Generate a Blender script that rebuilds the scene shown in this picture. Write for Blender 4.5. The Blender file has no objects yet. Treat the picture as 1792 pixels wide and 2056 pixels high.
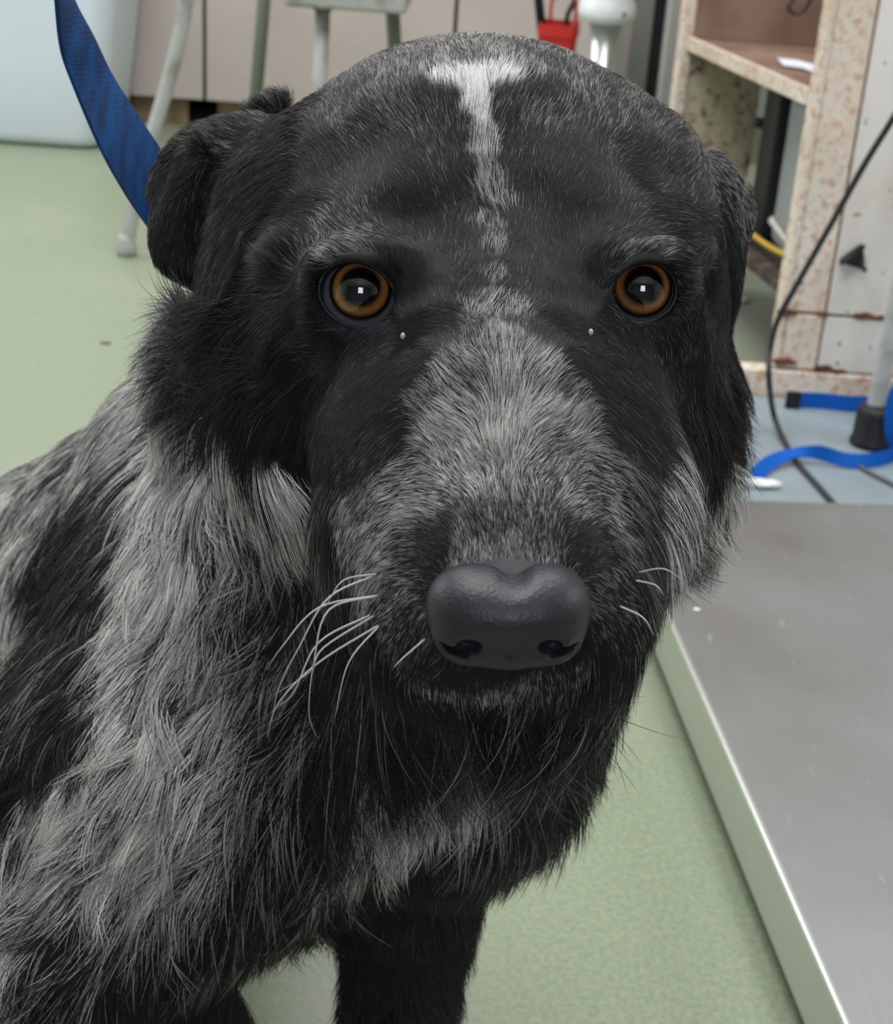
import bpy, bmesh, math, random
import numpy as np
from mathutils import Vector, Matrix

rng = np.random.default_rng(7)
random.seed(7)
S = bpy.context.scene
COL = S.collection

# ------------------------------------------------------------------ camera
F = 3000.0                       # focal length in pixels of the 1792 x 2056 frame
H = 0.75
PITCH, ROLL = math.radians(24), math.radians(4)
cd = bpy.data.cameras.new('camera')
cam = bpy.data.objects.new('camera', cd)
COL.objects.link(cam)
cam.location = (0, 0, H)
Rm = Matrix.Rotation(math.pi/2 - PITCH, 3, 'X') @ Matrix.Rotation(ROLL, 3, 'Z')
cam.rotation_euler = Rm.to_euler()
cd.sensor_fit = 'HORIZONTAL'
cd.sensor_width = 36
cd.lens = F/1792*36
cd.clip_start = 0.02
cd.dof.use_dof = True
cd.dof.focus_distance = 0.45
cd.dof.aperture_fstop = 30
S.camera = cam
R = np.array(Rm)
C0 = np.array([0, 0, H])

# ------------------------------------------------------------------ light
w = bpy.data.worlds.new('world')
S.world = w
w.use_nodes = True
w.node_tree.nodes['Background'].inputs['Color'].default_value = (0.75, 0.82, 0.9, 1)
w.node_tree.nodes['Background'].inputs['Strength'].default_value = 0.4

def area(name, loc, rot, sx, sy, power, color):
    l = bpy.data.lights.new(name, 'AREA')
    l.shape = 'RECTANGLE'
    l.size, l.size_y = sx, sy
    l.energy = power
    l.color = color
    o = bpy.data.objects.new(name, l)
    COL.objects.link(o)
    o.location = loc
    o.rotation_euler = rot
    return o
area('ceiling_and_fill_light', (-0.5, 0.9, 2.66), (0, 0, 0), 1.2, 1.2, 32, (0.98, 0.96, 1.0))
area('ceiling_and_fill_light', (-0.9, 3.4, 2.66), (0, 0, 0), 1.8, 1.2, 34, (0.97, 0.96, 1.0))
area('window_and_fill_light', (0.1, -1.95, 1.75), (math.radians(78), 0, 0), 0.8, 1.0, 16, (0.90, 0.93, 1.0))
area('ceiling_and_fill_light', (0.75, 1.75, 2.66), (0, 0, 0), 0.9, 0.6, 16, (0.98, 0.96, 1.0))  # overhead fill added to brighten the cabinet fronts
area('window_and_fill_light', (-2.7, 2.4, 1.6), (math.radians(80), 0, math.radians(-90)), 1.6, 1.1, 20, (0.93, 0.94, 1.0))
area('window_and_fill_light', (2.45, 1.0, 1.9), (math.radians(65), 0, math.radians(80)), 0.9, 0.9, 16, (0.95, 0.95, 1.0))  # side fill added so the scale throws shade to its left
S.view_settings.view_transform = 'Standard'
S.view_settings.look = 'None'
S.view_settings.gamma = 1
S.view_settings.use_curve_mapping = False
S.view_settings.exposure = 0.5

# ------------------------------------------------------------------ helpers
def ray(px, py):
    return R @ np.array([(px-896)/F, -(py-1028)/F, -1.0])
def onz(px, py, z=0.0):
    d = ray(px, py)
    return C0 + d*((z-H)/d[2])
def ony(px, py, y):
    d = ray(px, py)
    return C0 + d*(y/d[1])
def L3(px, py, d):               # camera-axes coordinates (x right, y up, -z forward)
    return np.array([(px-896)/F*d, -(py-1028)/F*d, -d])
def W3(px, py, d):
    return C0 + R @ L3(px, py, d)

def tag(o, label=None, cat=None, group=None, kind=None):
    if label: o['label'] = label
    if cat: o['category'] = cat
    if group: o['group'] = group
    if kind: o['kind'] = kind
    return o
def thing(name, label, cat, loc=(0, 0, 0), rz=0, group=None):
    o = bpy.data.objects.new(name, None)
    o.empty_display_size = 0.05
    COL.objects.link(o)
    o.location = loc
    o.rotation_euler = (0, 0, rz)
    return tag(o, label, cat, group)
def link(name, bm, m, parent=None, smooth=False, bevel=0.0, seg=2, sub=0):
    me = bpy.data.meshes.new(name)
    bm.normal_update()
    bm.to_mesh(me)
    bm.free()
    if m: me.materials.append(m)
    if smooth:
        me.polygons.foreach_set('use_smooth', [True]*len(me.polygons))
    o = bpy.data.objects.new(name, me)
    COL.objects.link(o)
    if parent: o.parent = parent
    if bevel:
        b = o.modifiers.new('bevel', 'BEVEL')
        b.width = bevel
        b.segments = seg
        b.limit_method = 'ANGLE'
    if sub:
        s = o.modifiers.new('sub', 'SUBSURF')
        s.levels = s.render_levels = sub
    return o
def nb(): return bmesh.new()
def bx(bm, x0, x1, y0, y1, z0, z1, M=None):
    v = [bm.verts.new((x, y, z)) for x in (x0, x1) for y in (y0, y1) for z in (z0, z1)]
    for f in ((0,1,3,2),(4,6,7,5),(0,4,5,1),(2,3,7,6),(0,2,6,4),(1,5,7,3)):
        bm.faces.new([v[i] for i in f])
    if M is not None:
        for q in v: q.co = M @ q.co
    return bm
def tube(bm, pts, rad, n=10, caps=True):
    pts = [Vector(p) for p in pts]
    if not hasattr(rad, '__len__'): rad = [rad]*len(pts)
    rings = []
    up = None
    for i, p in enumerate(pts):
        t = (pts[min(i+1, len(pts)-1)] - pts[max(i-1, 0)]).normalized()
        if up is None:
            up = Vector((0, 0, 1)) if abs(t.z) < 0.9 else Vector((1, 0, 0))
        a = t.cross(up).normalized()
        b = a.cross(t).normalized()
        up = b
        rings.append([bm.verts.new(p + (a*math.cos(k*2*math.pi/n) + b*math.sin(k*2*math.pi/n))*rad[i]) for k in range(n)])
    for i in range(len(rings)-1):
        for k in range(n):
            bm.faces.new((rings[i][k], rings[i][(k+1) % n], rings[i+1][(k+1) % n], rings[i+1][k]))
    if caps:
        bm.faces.new(rings[0][::-1])
        bm.faces.new(rings[-1])
    return bm
def lathe(bm, prof, c=(0, 0, 0), n=32):
    rings = [[bm.verts.new((c[0]+r*math.cos(k*2*math.pi/n), c[1]+r*math.sin(k*2*math.pi/n), c[2]+z)) for k in range(n)] for r, z in prof]
    for i in range(len(rings)-1):
        for k in range(n):
            bm.faces.new((rings[i][k], rings[i][(k+1) % n], rings[i+1][(k+1) % n], rings[i+1][k]))
    bm.faces.new(rings[0][::-1])
    bm.faces.new(rings[-1])
    return bm
def spline(ctrl, n=12):          # Catmull-Rom through control points
    P = [np.array(p, float) for p in ctrl]
    P = [2*P[0]-P[1]] + P + [2*P[-1]-P[-2]]
    out = []
    for i in range(1, len(P)-2):
        for k in range(n):
            t = k/n
            out.append(0.5*((2*P[i]) + (-P[i-1]+P[i+1])*t + (2*P[i-1]-5*P[i]+4*P[i+1]-P[i+2])*t*t + (-P[i-1]+3*P[i]-3*P[i+1]+P[i+2])*t**3))
    out.append(P[-2])
    return out

# ------------------------------------------------------------------ materials
def mat(name, color, rough=0.5, metal=0.0, spec=0.5, coat=0.0):
    m = bpy.data.materials.new(name)
    m.use_nodes = True
    b = m.node_tree.nodes['Principled BSDF']
    b.inputs['Base Color'].default_value = (*color, 1)
    b.inputs['Roughness'].default_value = rough
    b.inputs['Metallic'].default_value = metal
    b.inputs['Specular IOR Level'].default_value = spec
    b.inputs['Coat Weight'].default_value = coat
    return m
def nodes(m): return m.node_tree.nodes, m.node_tree.links, m.node_tree.nodes['Principled BSDF']
def noise_mix(m, c1, c2, scale=10, lo=0.4, hi=0.6, detail=4, vec=None, inp='Base Color', stretch=None, prev=None, rough=0.5):
    n, l, b = nodes(m)
    tc = n.new('ShaderNodeTexCoord')
    mp = n.new('ShaderNodeMapping')
    l.new(tc.outputs['Object'], mp.inputs['Vector'])
    if stretch: mp.inputs['Scale'].default_value = stretch
    t = n.new('ShaderNodeTexNoise')
    t.inputs['Scale'].default_value = scale
    t.inputs['Detail'].default_value = detail
    t.inputs['Roughness'].default_value = rough
    l.new(mp.outputs['Vector'], t.inputs['Vector'])
    r = n.new('ShaderNodeMapRange')
    r.inputs['From Min'].default_value = lo
    r.inputs['From Max'].default_value = hi
    l.new(t.outputs['Fac'], r.inputs['Value'])
    x = n.new('ShaderNodeMix')
    x.data_type = 'RGBA'
    l.new(r.outputs['Result'], x.inputs['Factor'])
    if prev is None: x.inputs[6].default_value = (*c1, 1)
    else: l.new(prev, x.inputs[6])
    x.inputs[7].default_value = (*c2, 1)
    l.new(x.outputs[2], b.inputs[inp])
    return x.outputs[2]
def bump(m, scale, strength, dist=0.001, stretch=None, detail=3):
    n, l, b = nodes(m)
    tc = n.new('ShaderNodeTexCoord')
    mp = n.new('ShaderNodeMapping')
    if stretch: mp.inputs['Scale'].default_value = stretch
    l.new(tc.outputs['Object'], mp.inputs['Vector'])
    t = n.new('ShaderNodeTexNoise')
    t.inputs['Scale'].default_value = scale
    t.inputs['Detail'].default_value = detail
    l.new(mp.outputs['Vector'], t.inputs['Vector'])
    u = n.new('ShaderNodeBump')
    u.inputs['Strength'].default_value = strength
    u.inputs['Distance'].default_value = dist
    l.new(t.outputs['Fac'], u.inputs['Height'])
    l.new(u.outputs['Normal'], b.inputs['Normal'])
def sr(*c):                       # sRGB 0-255 to linear
    return tuple(((v/255)/12.92 if v/255 <= 0.04045 else ((v/255+0.055)/1.055)**2.4) for v in c)

M_floor = mat('green_vinyl', sr(165, 180, 142), 0.38, spec=0.5)
o_ = noise_mix(M_floor, sr(142, 150, 122), sr(122, 138, 117), 240, 0.42, 0.62, 3)
o_ = noise_mix(M_floor, None, sr(152, 157, 125), 150, 0.55, 0.75, 2, prev=o_)
o_ = noise_mix(M_floor, None, sr(120, 138, 105), 260, 0.66, 0.74, 1, prev=o_)
o_ = noise_mix(M_floor, None, sr(150, 154, 134), 2.2, 0.5, 0.75, 3, prev=o_)
bump(M_floor, 120, 0.08)
M_wall = mat('wall_paint', sr(196, 198, 190), 0.8)
M_ceil = mat('ceiling_paint', sr(225, 226, 222), 0.9)
M_cab = mat('taupe_laminate', sr(141, 131, 124), 0.45)
noise_mix(M_cab, sr(202, 191, 184), sr(188, 178, 172), 3, 0.3, 0.7)
M_gap = mat('dark_gap', sr(28, 26, 24), 0.8)
M_tan = mat('tan_skirting', sr(150, 125, 95), 0.6)
noise_mix(M_tan, sr(160, 136, 104), sr(120, 95, 70), 14, 0.4, 0.7)
M_bin = mat('white_plastic', sr(212, 222, 230), 0.38, spec=0.4)
M_tube = mat('grey_enamel', sr(168, 170, 166), 0.4)
noise_mix(M_tube, sr(170, 172, 168), sr(140, 140, 134), 25, 0.5, 0.7)
M_tube_d = mat('green_grey_enamel', sr(108, 112, 102), 0.45)
M_steel = mat('brushed_steel', (0.50, 0.50, 0.50), 0.43, 1.0)
o_ = noise_mix(M_steel, (0.35, 0.345, 0.34), (0.43, 0.45, 0.455), 5, 0.35, 0.68, 5)
o_ = noise_mix(M_steel, None, (0.70, 0.70, 0.69), 30, 0.67, 0.80, 4, stretch=(3, 0.6, 1), prev=o_)
o_ = noise_mix(M_steel, None, (0.30, 0.29, 0.30), 9, 0.62, 0.8, 6, prev=o_)
bump(M_steel, 40, 0.06, 0.002, (6, 0.5, 1))
M_rim = mat('polished_steel', (0.62, 0.63, 0.61), 0.28, 1.0)
M_edge = mat('bright_steel_edge', (0.9, 0.91, 0.91), 0.3, 1.0)
M_rust = mat('rusty_cream_enamel', sr(205, 198, 184), 0.5)
o_ = noise_mix(M_rust, sr(222, 212, 200), sr(200, 184, 166), 6, 0.4, 0.7, 5)
o_ = noise_mix(M_rust, None, sr(188, 150, 118), 85, 0.50, 0.62, 6, prev=o_, rough=0.65)
o_ = noise_mix(M_rust, None, sr(120, 76, 50), 70, 0.64, 0.72, 6, prev=o_, rough=0.6)
M_plain = mat('cream_enamel', sr(196, 190, 182), 0.45)
o_ = noise_mix(M_plain, sr(220, 216, 210), sr(206, 199, 190), 8, 0.4, 0.7, 4)
o_ = noise_mix(M_plain, None, sr(120, 96, 76), 60, 0.69, 0.74, 2, prev=o_)
M_mott = mat('mottled_enamel', sr(160, 150, 122), 0.55)
o_ = noise_mix(M_mott, sr(186, 178, 152), sr(132, 108, 76), 60, 0.48, 0.66, 6, rough=0.65)
o_ = noise_mix(M_mott, None, sr(64, 48, 34), 60, 0.60, 0.72, 5, prev=o_)
M_seam = mat('rust_seam', sr(74, 50, 40), 0.8)
noise_mix(M_seam, sr(58, 42, 38), sr(118, 66, 42), 40, 0.4, 0.6)
M_shelf = mat('brown_shelf', sr(128, 104, 88), 0.6)
noise_mix(M_shelf, sr(136, 112, 94), sr(110, 84, 70), 12, 0.4, 0.7)
M_lowshelf = mat('dark_rusted_steel', sr(58, 46, 40), 0.7)
noise_mix(M_lowshelf, sr(46, 40, 38), sr(110, 78, 56), 30, 0.5, 0.7)
M_black = mat('black_rubber', sr(22, 23, 26), 0.5, spec=0.35)
M_cord = mat('black_cord', sr(34, 34, 34), 0.5)
M_greycord = mat('grey_cord', sr(78, 84, 84), 0.5)
M_mat = mat('blue_grey_vinyl', sr(140, 156, 162), 0.42)
noise_mix(M_mat, sr(134, 147, 152), sr(120, 132, 136), 5, 0.4, 0.7)
M_blue = mat('blue_webbing', sr(4, 84, 172), 0.7, spec=0.2)
bump(M_blue, 900, 0.4, 0.0006)
M_blue_d = mat('navy_nylon_webbing', sr(10, 62, 128), 0.65, spec=0.25)
def weave(m, c1, c2):
    n, l, b = nodes(m)
    tc = n.new('ShaderNodeTexCoord')
    wv = n.new('ShaderNodeTexWave')
    wv.inputs['Scale'].default_value = 220
    wv.inputs['Distortion'].default_value = 2
    l.new(tc.outputs['UV'], wv.inputs['Vector'])
    x = n.new('ShaderNodeMix'); x.data_type = 'RGBA'
    l.new(wv.outputs['Fac'], x.inputs['Factor'])
    x.inputs[6].default_value = (*c1, 1); x.inputs[7].default_value = (*c2, 1)
    l.new(x.outputs[2], b.inputs['Base Color'])
noise_mix(M_blue_d, sr(0, 66, 120), sr(4, 44, 90), 40, 0.4, 0.6, 6, stretch=(8, 1, 1))
M_red = mat('red_plastic', sr(196, 40, 34), 0.4)
M_yellow = mat('yellow_cable', sr(196, 160, 50), 0.5)
M_white = mat('white_plastic_gloss', sr(226, 230, 232), 0.3)
M_pillar = mat('pale_grey_pillar', sr(168, 168, 164), 0.5)
M_dpanel = mat('grey_panel', sr(118, 116, 112), 0.5)
M_app = mat('appliance_grey', sr(148, 154, 154), 0.4)
M_paper = mat('paper', sr(220, 222, 224), 0.8)

# ------------------------------------------------------------------ the room
def struct(name, bm, m, **k):
    return tag(link(name, bm, m, **k), kind='structure')
X0, X1, Y0, Y1, Z1 = -2.9, 2.6, -2.2, 4.9, 2.75
struct('floor', bx(nb(), X0, X1, Y0, Y1, -0.1, 0), M_floor)
struct('ceiling', bx(nb(), X0, X1, Y0, Y1, Z1, Z1+0.1), M_ceil)
struct('wall_back', bx(nb(), X0-0.1, X1+0.1, Y1, Y1+0.1, 0, Z1), M_wall)
struct('wall_left', bx(nb(), X0-0.1, X0, Y0, Y1, 0, Z1), M_wall)
struct('wall_right', bx(nb(), X1, X1+0.1, Y0, Y1, 0, Z1), M_wall)
M_wallf = mat('slate_wall_paint', sr(120, 128, 140), 0.8)
struct('wall_front', bx(nb(), X0-0.1, X1+0.1, Y0-0.1, Y0, 0, Z1), M_wallf)

# ------------------------------------------------------------------ base cabinets along the back wall
yc = 4.15                                         # front plane of the doors
sx1 = ony(410, 60, yc)[0]
sx2 = ony(916, 20, yc)[0]
cab = thing('base_cabinet', 'long taupe base cabinet with flat doors along the back wall', 'cabinet', (0, 0, 0))
zb = ony(320, 195, yc)[2]
link('body', bx(nb(), -1.75, 0.75, yc+0.02, Y1-0.02, zb, 0.86), M_gap, cab)
xs = [sx1-0.9, sx1, sx2, 0.75]
for a, b in zip(xs[:-1], xs[1:]):
    link('door', bx(nb(), a+0.005, b-0.005, yc, yc+0.019, zb, 0.84), M_cab, cab, bevel=0.002)
link('worktop', bx(nb(), -1.78, 0.78, yc-0.03, Y1-0.01, 0.86, 0.9), M_pillar, cab, bevel=0.004)
xk = ony(377, 215, yc+0.05)[0]
link('plinth', bx(nb(), -1.75, xk, yc+0.05, yc+0.07, 0.0, zb), M_tan, cab)
xk2 = ony(437, 215, yc+0.05)[0]
link('plinth', bx(nb(), xk2, 0.75, yc+0.05, yc+0.07, 0.0, zb), M_tan, cab)

# ------------------------------------------------------------------ white tub at upper left
def rrect(cx, cy, hx, hy, r, z, n=6):
    out = []
    for q, (sx, sy) in enumerate(((1, 1), (-1, 1), (-1, -1), (1, -1))):
        for k in range(n+1):
            a = q*math.pi/2 + k*math.pi/2/n
            out.append((cx+sx*(hx-r)+r*math.cos(a), cy+sy*(hy-r)+r*math.sin(a), z))
    return out
def loft(bm, loops, close=True):
    rs = [[bm.verts.new(p) for p in lp] for lp in loops]
    for i in range(len(rs)-1):
        n = len(rs[i])
        for k in range(n):
            bm.faces.new((rs[i][k], rs[i][(k+1) % n], rs[i+1][(k+1) % n], rs[i+1][k]))
    bm.faces.new(rs[0][::-1])
    if close: bm.faces.new(rs[-1])
    return bm
bt = thing('plastic_bin', 'tall white plastic bin with rounded corners standing on the green floor', 'bin', (-1.19, 3.91, 0))
hb = 0.27
tubL = [rrect(0, 0, hb-0.02, 0.15, 0.05, 0.002), rrect(0, 0, hb-0.004, 0.165, 0.06, 0.012), rrect(0, 0, hb, 0.17, 0.06, 0.03)]
tubL += [rrect(0, 0, hb+0.07*t, 0.17+0.02*t, 0.06, 0.03+0.60*t) for t in (0.3, 0.6, 1.0)]
link('body', loft(nb(), tubL), M_bin, bt, smooth=True)
link('lid', loft(nb(), [rrect(0, 0, hb+0.08, 0.195, 0.07, 0.625), rrect(0, 0, hb+0.085, 0.20, 0.07, 0.65), rrect(0, 0, hb+0.05, 0.17, 0.07, 0.68)]), M_bin, bt, bevel=0.004)

# ------------------------------------------------------------------ tubular chair (seat cut by the top edge)
f0 = onz(255, 512)
ch = thing('tubular_chair', 'grey enamelled tubular metal chair with splayed legs on the green floor', 'chair', (float(f0[0]), float(f0[1]), 0))
def rel(p): return tuple(np.array(p) - np.array([f0[0], f0[1], 0]))
yl = f0[1]
pts = [rel(f0 + np.array([0, 0, 0.015])), rel(ony(266, 430, yl)), rel(ony(300, 290, yl+0.02)), rel(ony(333, 180, yl+0.03)), rel(ony(357, 90, yl+0.03)), rel(ony(372, 10, yl+0.03)), rel(ony(378, -60, yl+0.03)), rel(ony(382, -150, yl+0.03))]
link('leg', tube(nb(), spline(pts, 6), 0.0135, 14), M_tube, ch, smooth=True)
bm = lathe(nb(), [(0.019, 0), (0.02, 0.01), (0.016, 0.03), (0.0145, 0.04)], rel((f0[0], f0[1], 0)), 20)
link('rubber_foot', bm, M_tube, ch, smooth=True)
# far legs, seat, seat post
yf = yl+0.50
a0 = ony(530, 0, yf); a1 = ony(517, 155, yf); dv = (a1-a0)/(a0[2]-a1[2])
link('leg', tube(nb(), [rel(a0+dv*(-0.25)), rel(a0), rel(a0+dv*a0[2])], 0.014, 14), M_tube_d, ch, smooth=True)
a0 = ony(788, 20, yf); dv = (ony(792, 95, yf)-a0); dv /= -dv[2]
link('leg', tube(nb(), [rel(a0+dv*(-0.25)), rel(a0), rel(a0+dv*a0[2])], 0.015, 14), M_tube_d, ch, smooth=True)
yp = yl+0.18
a0 = ony(648, 12, yp); dv = (ony(642, 160, yp)-a0); dv /= -dv[2]
link('post', tube(nb(), [rel(a0+dv*(-0.0)), rel(a0+dv*a0[2]*0.5), rel(a0+dv*a0[2])], 0.0145, 14), M_tube, ch, smooth=True)
link('post_collar', tube(nb(), [rel(a0+dv*(-0.002)), rel(a0+dv*0.008)], 0.018, 14), M_tube_d, ch, smooth=True)
sl = ony(578, 14, yp)[0]; srx = ony(818, 24, yp)[0]; sz = a0[2]
bm = bx(nb(), sl-f0[0], srx-f0[0], yp-f0[1]-0.06, yf-f0[1]-0.02, sz+0.0, sz+0.035)
link('seat', bm, M_tube, ch, bevel=0.008, seg=3)
link('seat_rail', tube(nb(), [rel(ony(378, -60, yl+0.03)), rel((sl+0.02, yp-0.02, sz+0.06)), rel((sl+0.05, yf-0.05, sz+0.05))], 0.011, 10), M_tube, ch, smooth=True)

# ------------------------------------------------------------------ objects glimpsed over the dog's head
yr = 3.55
p0 = ony(1090, 48, yr); p1 = ony(1162, 52, yr)
cx = float((p0[0]+p1[0])/2); hw = float((p1[0]-p0[0])/2); zt = float(p0[2])
rb = thing('tool_caddy', 'small red plastic caddy full of black tools on the floor', 'caddy', (cx, yr+0.06, 0), math.radians(-6))
bm = loft(nb(), [rrect(0, 0, hw*0.85, 0.05, 0.01, 0.0), rrect(0, 0, hw, 0.06, 0.012, zt-0.03), rrect(0, 0, hw+0.004, 0.064, 0.012, zt-0.028), rrect(0, 0, hw+0.004, 0.064, 0.012, zt)], close=False)
o = link('body', bm, M_red, rb, smooth=False); s_ = o.modifiers.new('t', 'SOLIDIFY'); s_.thickness = 0.003
link('handle', tube(nb(), spline([(-hw*0.5, 0, zt-0.02), (-hw*0.5, 0, zt+0.05), (hw*0.7, 0, zt+0.055), (hw*0.9, 0, zt-0.02)], 5), 0.004, 8), M_red, rb, smooth=True)
tools = [(-0.5, 'brush', M_black, (-0.35, 0.14), 0.011), (0.1, 'scissors', M_black, (0.12, 0.05), 0.006), (0.5, 'comb', M_steel, (0.15, 0.045), 0.005)]
for fx, nm, mm, (lean, up), rr in tools:
    o = link(nm, tube(nb(), [(cx+fx*hw, yr+0.06, zt-0.12), (cx+fx*hw+lean*0.1, yr+0.06, zt+up*0.4), (cx+fx*hw+lean*0.22, yr+0.06, zt+up)], [rr, rr, rr*1.3], 10), mm, smooth=True)
    tag(o, {'brush': 'thick black handle leaning out of the red caddy', 'scissors': 'thin black tool standing in the middle of the red caddy', 'comb': 'thin steel tool standing at the right end of the red caddy'}[nm], 'tool')

ys = 3.08
p0 = ony(1183, 70, ys); p1 = ony(1248, 76, ys)
rad = float((p1[0]-p0[0])/2)
cx = float((p0[0]+p1[0])/2)
zc = float(ony(1215, 42, ys)[2])
st = thing('steel_cylinder', 'shiny steel cylinder with a white plastic cap behind the dog', 'canister', (cx, ys+rad, 0))
link('body', lathe(nb(), [(rad*0.96, 0.0), (rad, 0.01), (rad, zc+0.005)]), M_rim, st, smooth=True)
link('cap', lathe(nb(), [(rad*1.05, zc-0.008), (rad*1.72, zc), (rad*1.80, zc+0.012), (rad*1.75, zc+0.03), (rad*1.5, zc+0.045), (rad*1.45, zc+0.10), (rad*0.9, zc+0.12)]), M_white, st, smooth=True)
link('screw', tube(nb(), [(rad*0.9, -rad*1.72, zc+0.016), (rad*0.95, -rad*1.86, zc+0.016)], 0.004, 10), M_tube_d, st)

# pale post, dark gap panel and grey panel beside it
yq = 3.3
def vpanel(name, label, cat, xa, xb, py, y, m, z1=1.1, depth=0.3, bev=0.003):
    a = ony(xa, py, y)[0]; b = ony(xb, py, y)[0]
    return tag(link(name, bx(nb(), a, b, y, y+depth, 0, z1), m, bevel=bev), label, cat)
fr = thing('metal_locker', 'grey metal locker with black door seal behind the dog', 'locker', (float(ony(1300, 90, yq)[0]), yq, 0))
xo = float(ony(1300, 90, yq)[0])
xa = float(ony(1262, 90, yq)[0])-xo; xb = float(ony(1306, 90, yq)[0])-xo; xc = float(ony(1328, 90, yq)[0])-xo; xd = float(ony(1335, 90, yq)[0])-xo; xe = float(ony(1374, 90, yq)[0])-xo
link('door', bx(nb(), xa, xb, 0.0, 0.4, 0.02, 1.2), M_dpanel, fr, bevel=0.004)
link('door_seal', bx(nb(), xb, xc, 0.015, 0.39, 0.02, 1.2), M_black, fr)
link('side_post', bx(nb(), xd-0.006, xe, -0.03, 0.4, 0.0, 1.2), M_pillar, fr, bevel=0.008, seg=3)

# ------------------------------------------------------------------ rusty cream metal cabinet, open on its left side
A = onz(1545, 795); B = onz(1792, 812); D = onz(1385, 75, 0.46)
g = thing('metal_cabinet', 'old cream enamelled metal cabinet with rust spots and open shelf bay', 'cabinet', (float(A[0]), float(A[1]), 0))
wA = 0.62
dl = float(D[1]-A[1]); dxl = float(D[0]-A[0])
lean = dxl/dl                                      # the open side runs back and slightly left
Sh = Matrix(((1, lean, 0), (0, 1, 0), (0, 0, 1)))
def G(bm, x0, x1, y0, y1, z0, z1): return bx(bm, x0, x1, y0, y1, z0, z1, Sh)
zs1 = 0.46
s_side = float(ony(1688, 450, A[1])[0]-A[0])       # seam on the front face
zr1 = float(ony(1590, 628, A[1])[2]); zr2 = float(ony(1600, 742, A[1])[2])
link('front_panel', G(nb(), 0.007, s_side-0.0015, 0, 0.02, zr1+0.002, 1.1), M_rust, g, bevel=0.003)
link('door', G(nb(), s_side+0.0015, wA, -0.003, 0.02, zr1+0.002, 1.1), M_plain, g, bevel=0.003)
link('front_panel', G(nb(), 0.008, s_side-0.0015, 0, 0.02, zr2+0.001, zr1-0.002), M_rust, g, bevel=0.002)
link('drawer', G(nb(), s_side+0.0015, 0.185, -0.002, 0.02, zr2+0.001, zr1-0.002), M_plain, g, bevel=0.002)
link('front_panel', G(nb(), 0.188, wA, 0.0, 0.02, zr2+0.001, zr1-0.002), M_rust, g, bevel=0.002)
link('rust_seam', G(nb(), 0.004, wA-0.004, 0.004, 0.018, 0.03, 1.09), M_seam, g)
for x_, z_, r_ in [(0.004, zr1, 0.012), (0.012, zr2+0.012, 0.014), (0.075, zr2+0.006, 0.012), (0.10, zr2+0.003, 0.008), (0.175, zr2, 0.006), (0.12, zr1+0.004, 0.012), (0.145, zr1+0.003, 0.008), (0.17, zr1, 0.008), (0.06, zr1+0.002, 0.006)]:
    bm = nb()
    vs = [bm.verts.new((x_+r_*1.25*(1+0.25*math.sin(3*k+x_*90))*math.cos(k*math.pi/6), -0.0045, z_+r_*0.42*(1+0.3*math.sin(2*k+z_*70))*math.sin(k*math.pi/6))) for k in range(12)]
    vb = [bm.verts.new((v.co.x, 0.001, v.co.z)) for v in vs]
    bm.faces.new(vs)
    for k in range(12): bm.faces.new((vs[k], vb[k], vb[(k+1) % 12], vs[(k+1) % 12]))
    link('rust_patch', bm, M_seam, g)
link('bottom_rail', G(nb(), -0.30, wA, -0.006, 0.03, 0.0, zr2-0.002), M_rust, g, bevel=0.003)
yB = dl
link('far_panel', G(nb(), -0.001, 0.14, yB, yB+0.02, 0.12, zs1-0.006), M_mott, g, bevel=0.002)
link('far_panel', G(nb(), -0.001, 0.30, yB, yB+0.02, zs1+0.001, 1.1), M_mott, g, bevel=0.002)
link('corner_post', G(nb(), -0.016, 0.004, yB-0.005, yB+0.025, 0.0, 1.1), M_rust, g, bevel=0.002)
link('corner_post', G(nb(), -0.003, 0.0065, -0.001, 0.03, zr2, 1.1), M_rust, g, bevel=0.002)
link('shelf', G(nb(), 0.002, 0.5, 0.022, yB-0.002, zs1-0.018, zs1), M_shelf, g)
link('shelf_edge', G(nb(), -0.006, 0.004, 0.032, yB-0.006, zs1-0.022, zs1+0.002), M_rust, g, bevel=0.001)
link('back_panel', G(nb(), 0.5, 0.52, 0.022, yB, 0.02, 1.1), M_shelf, g)
link('inner_liner', G(nb(), 0.004, 0.5, yB-0.012, yB-0.001, zs1+0.001, 1.08), M_shelf, g)
link('lower_shelf', G(nb(), 0.0, 0.5, 0.032, yB-0.002, 0.155, 0.17), M_lowshelf, g, bevel=0.002)
def inside(px, py, x): # point on a plane x = const of the bay
    d = ray(px, py); return C0 + d*(x/d[0])
# appliance standing in the lower bay
xs1 = float(ony(1572, 300, A[1]+0.30)[0]-A[0]+0.02); xs2 = float(ony(1524, 300, A[1]+0.43)[0]-A[0]+0.02)
ap = thing('grey_appliance', 'pale grey appliance with a black side stored under the cabinet shelf', 'appliance', (float(A[0])-0.02, float(A[1])+0.25, 0))
bxm = nb(); bx(bxm, xs1, 0.40, -0.20, 0.06, 0.171, 0.425); link('body', bxm, M_app, ap, bevel=0.02, seg=4)
bxm = nb(); bx(bxm, xs2, 0.39, 0.065, 0.19, 0.171, 0.425); link('side_cover', bxm, M_black, ap, bevel=0.006)
pk = ony(1522, 240, A[1]+dl-0.03)
link('knob', lathe(nb(), [(0.012, -0.008), (0.013, 0), (0.012, 0.008)], tuple(np.array([pk[0]-A[0]+0.02, 0.31, pk[2]])), 16), M_black, ap, smooth=True)
link('knob_shaft', tube(nb(), [(pk[0]-A[0]+0.02, 0.31, pk[2]), (0.06, 0.22, pk[2])], 0.004, 8), M_black, ap)

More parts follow.
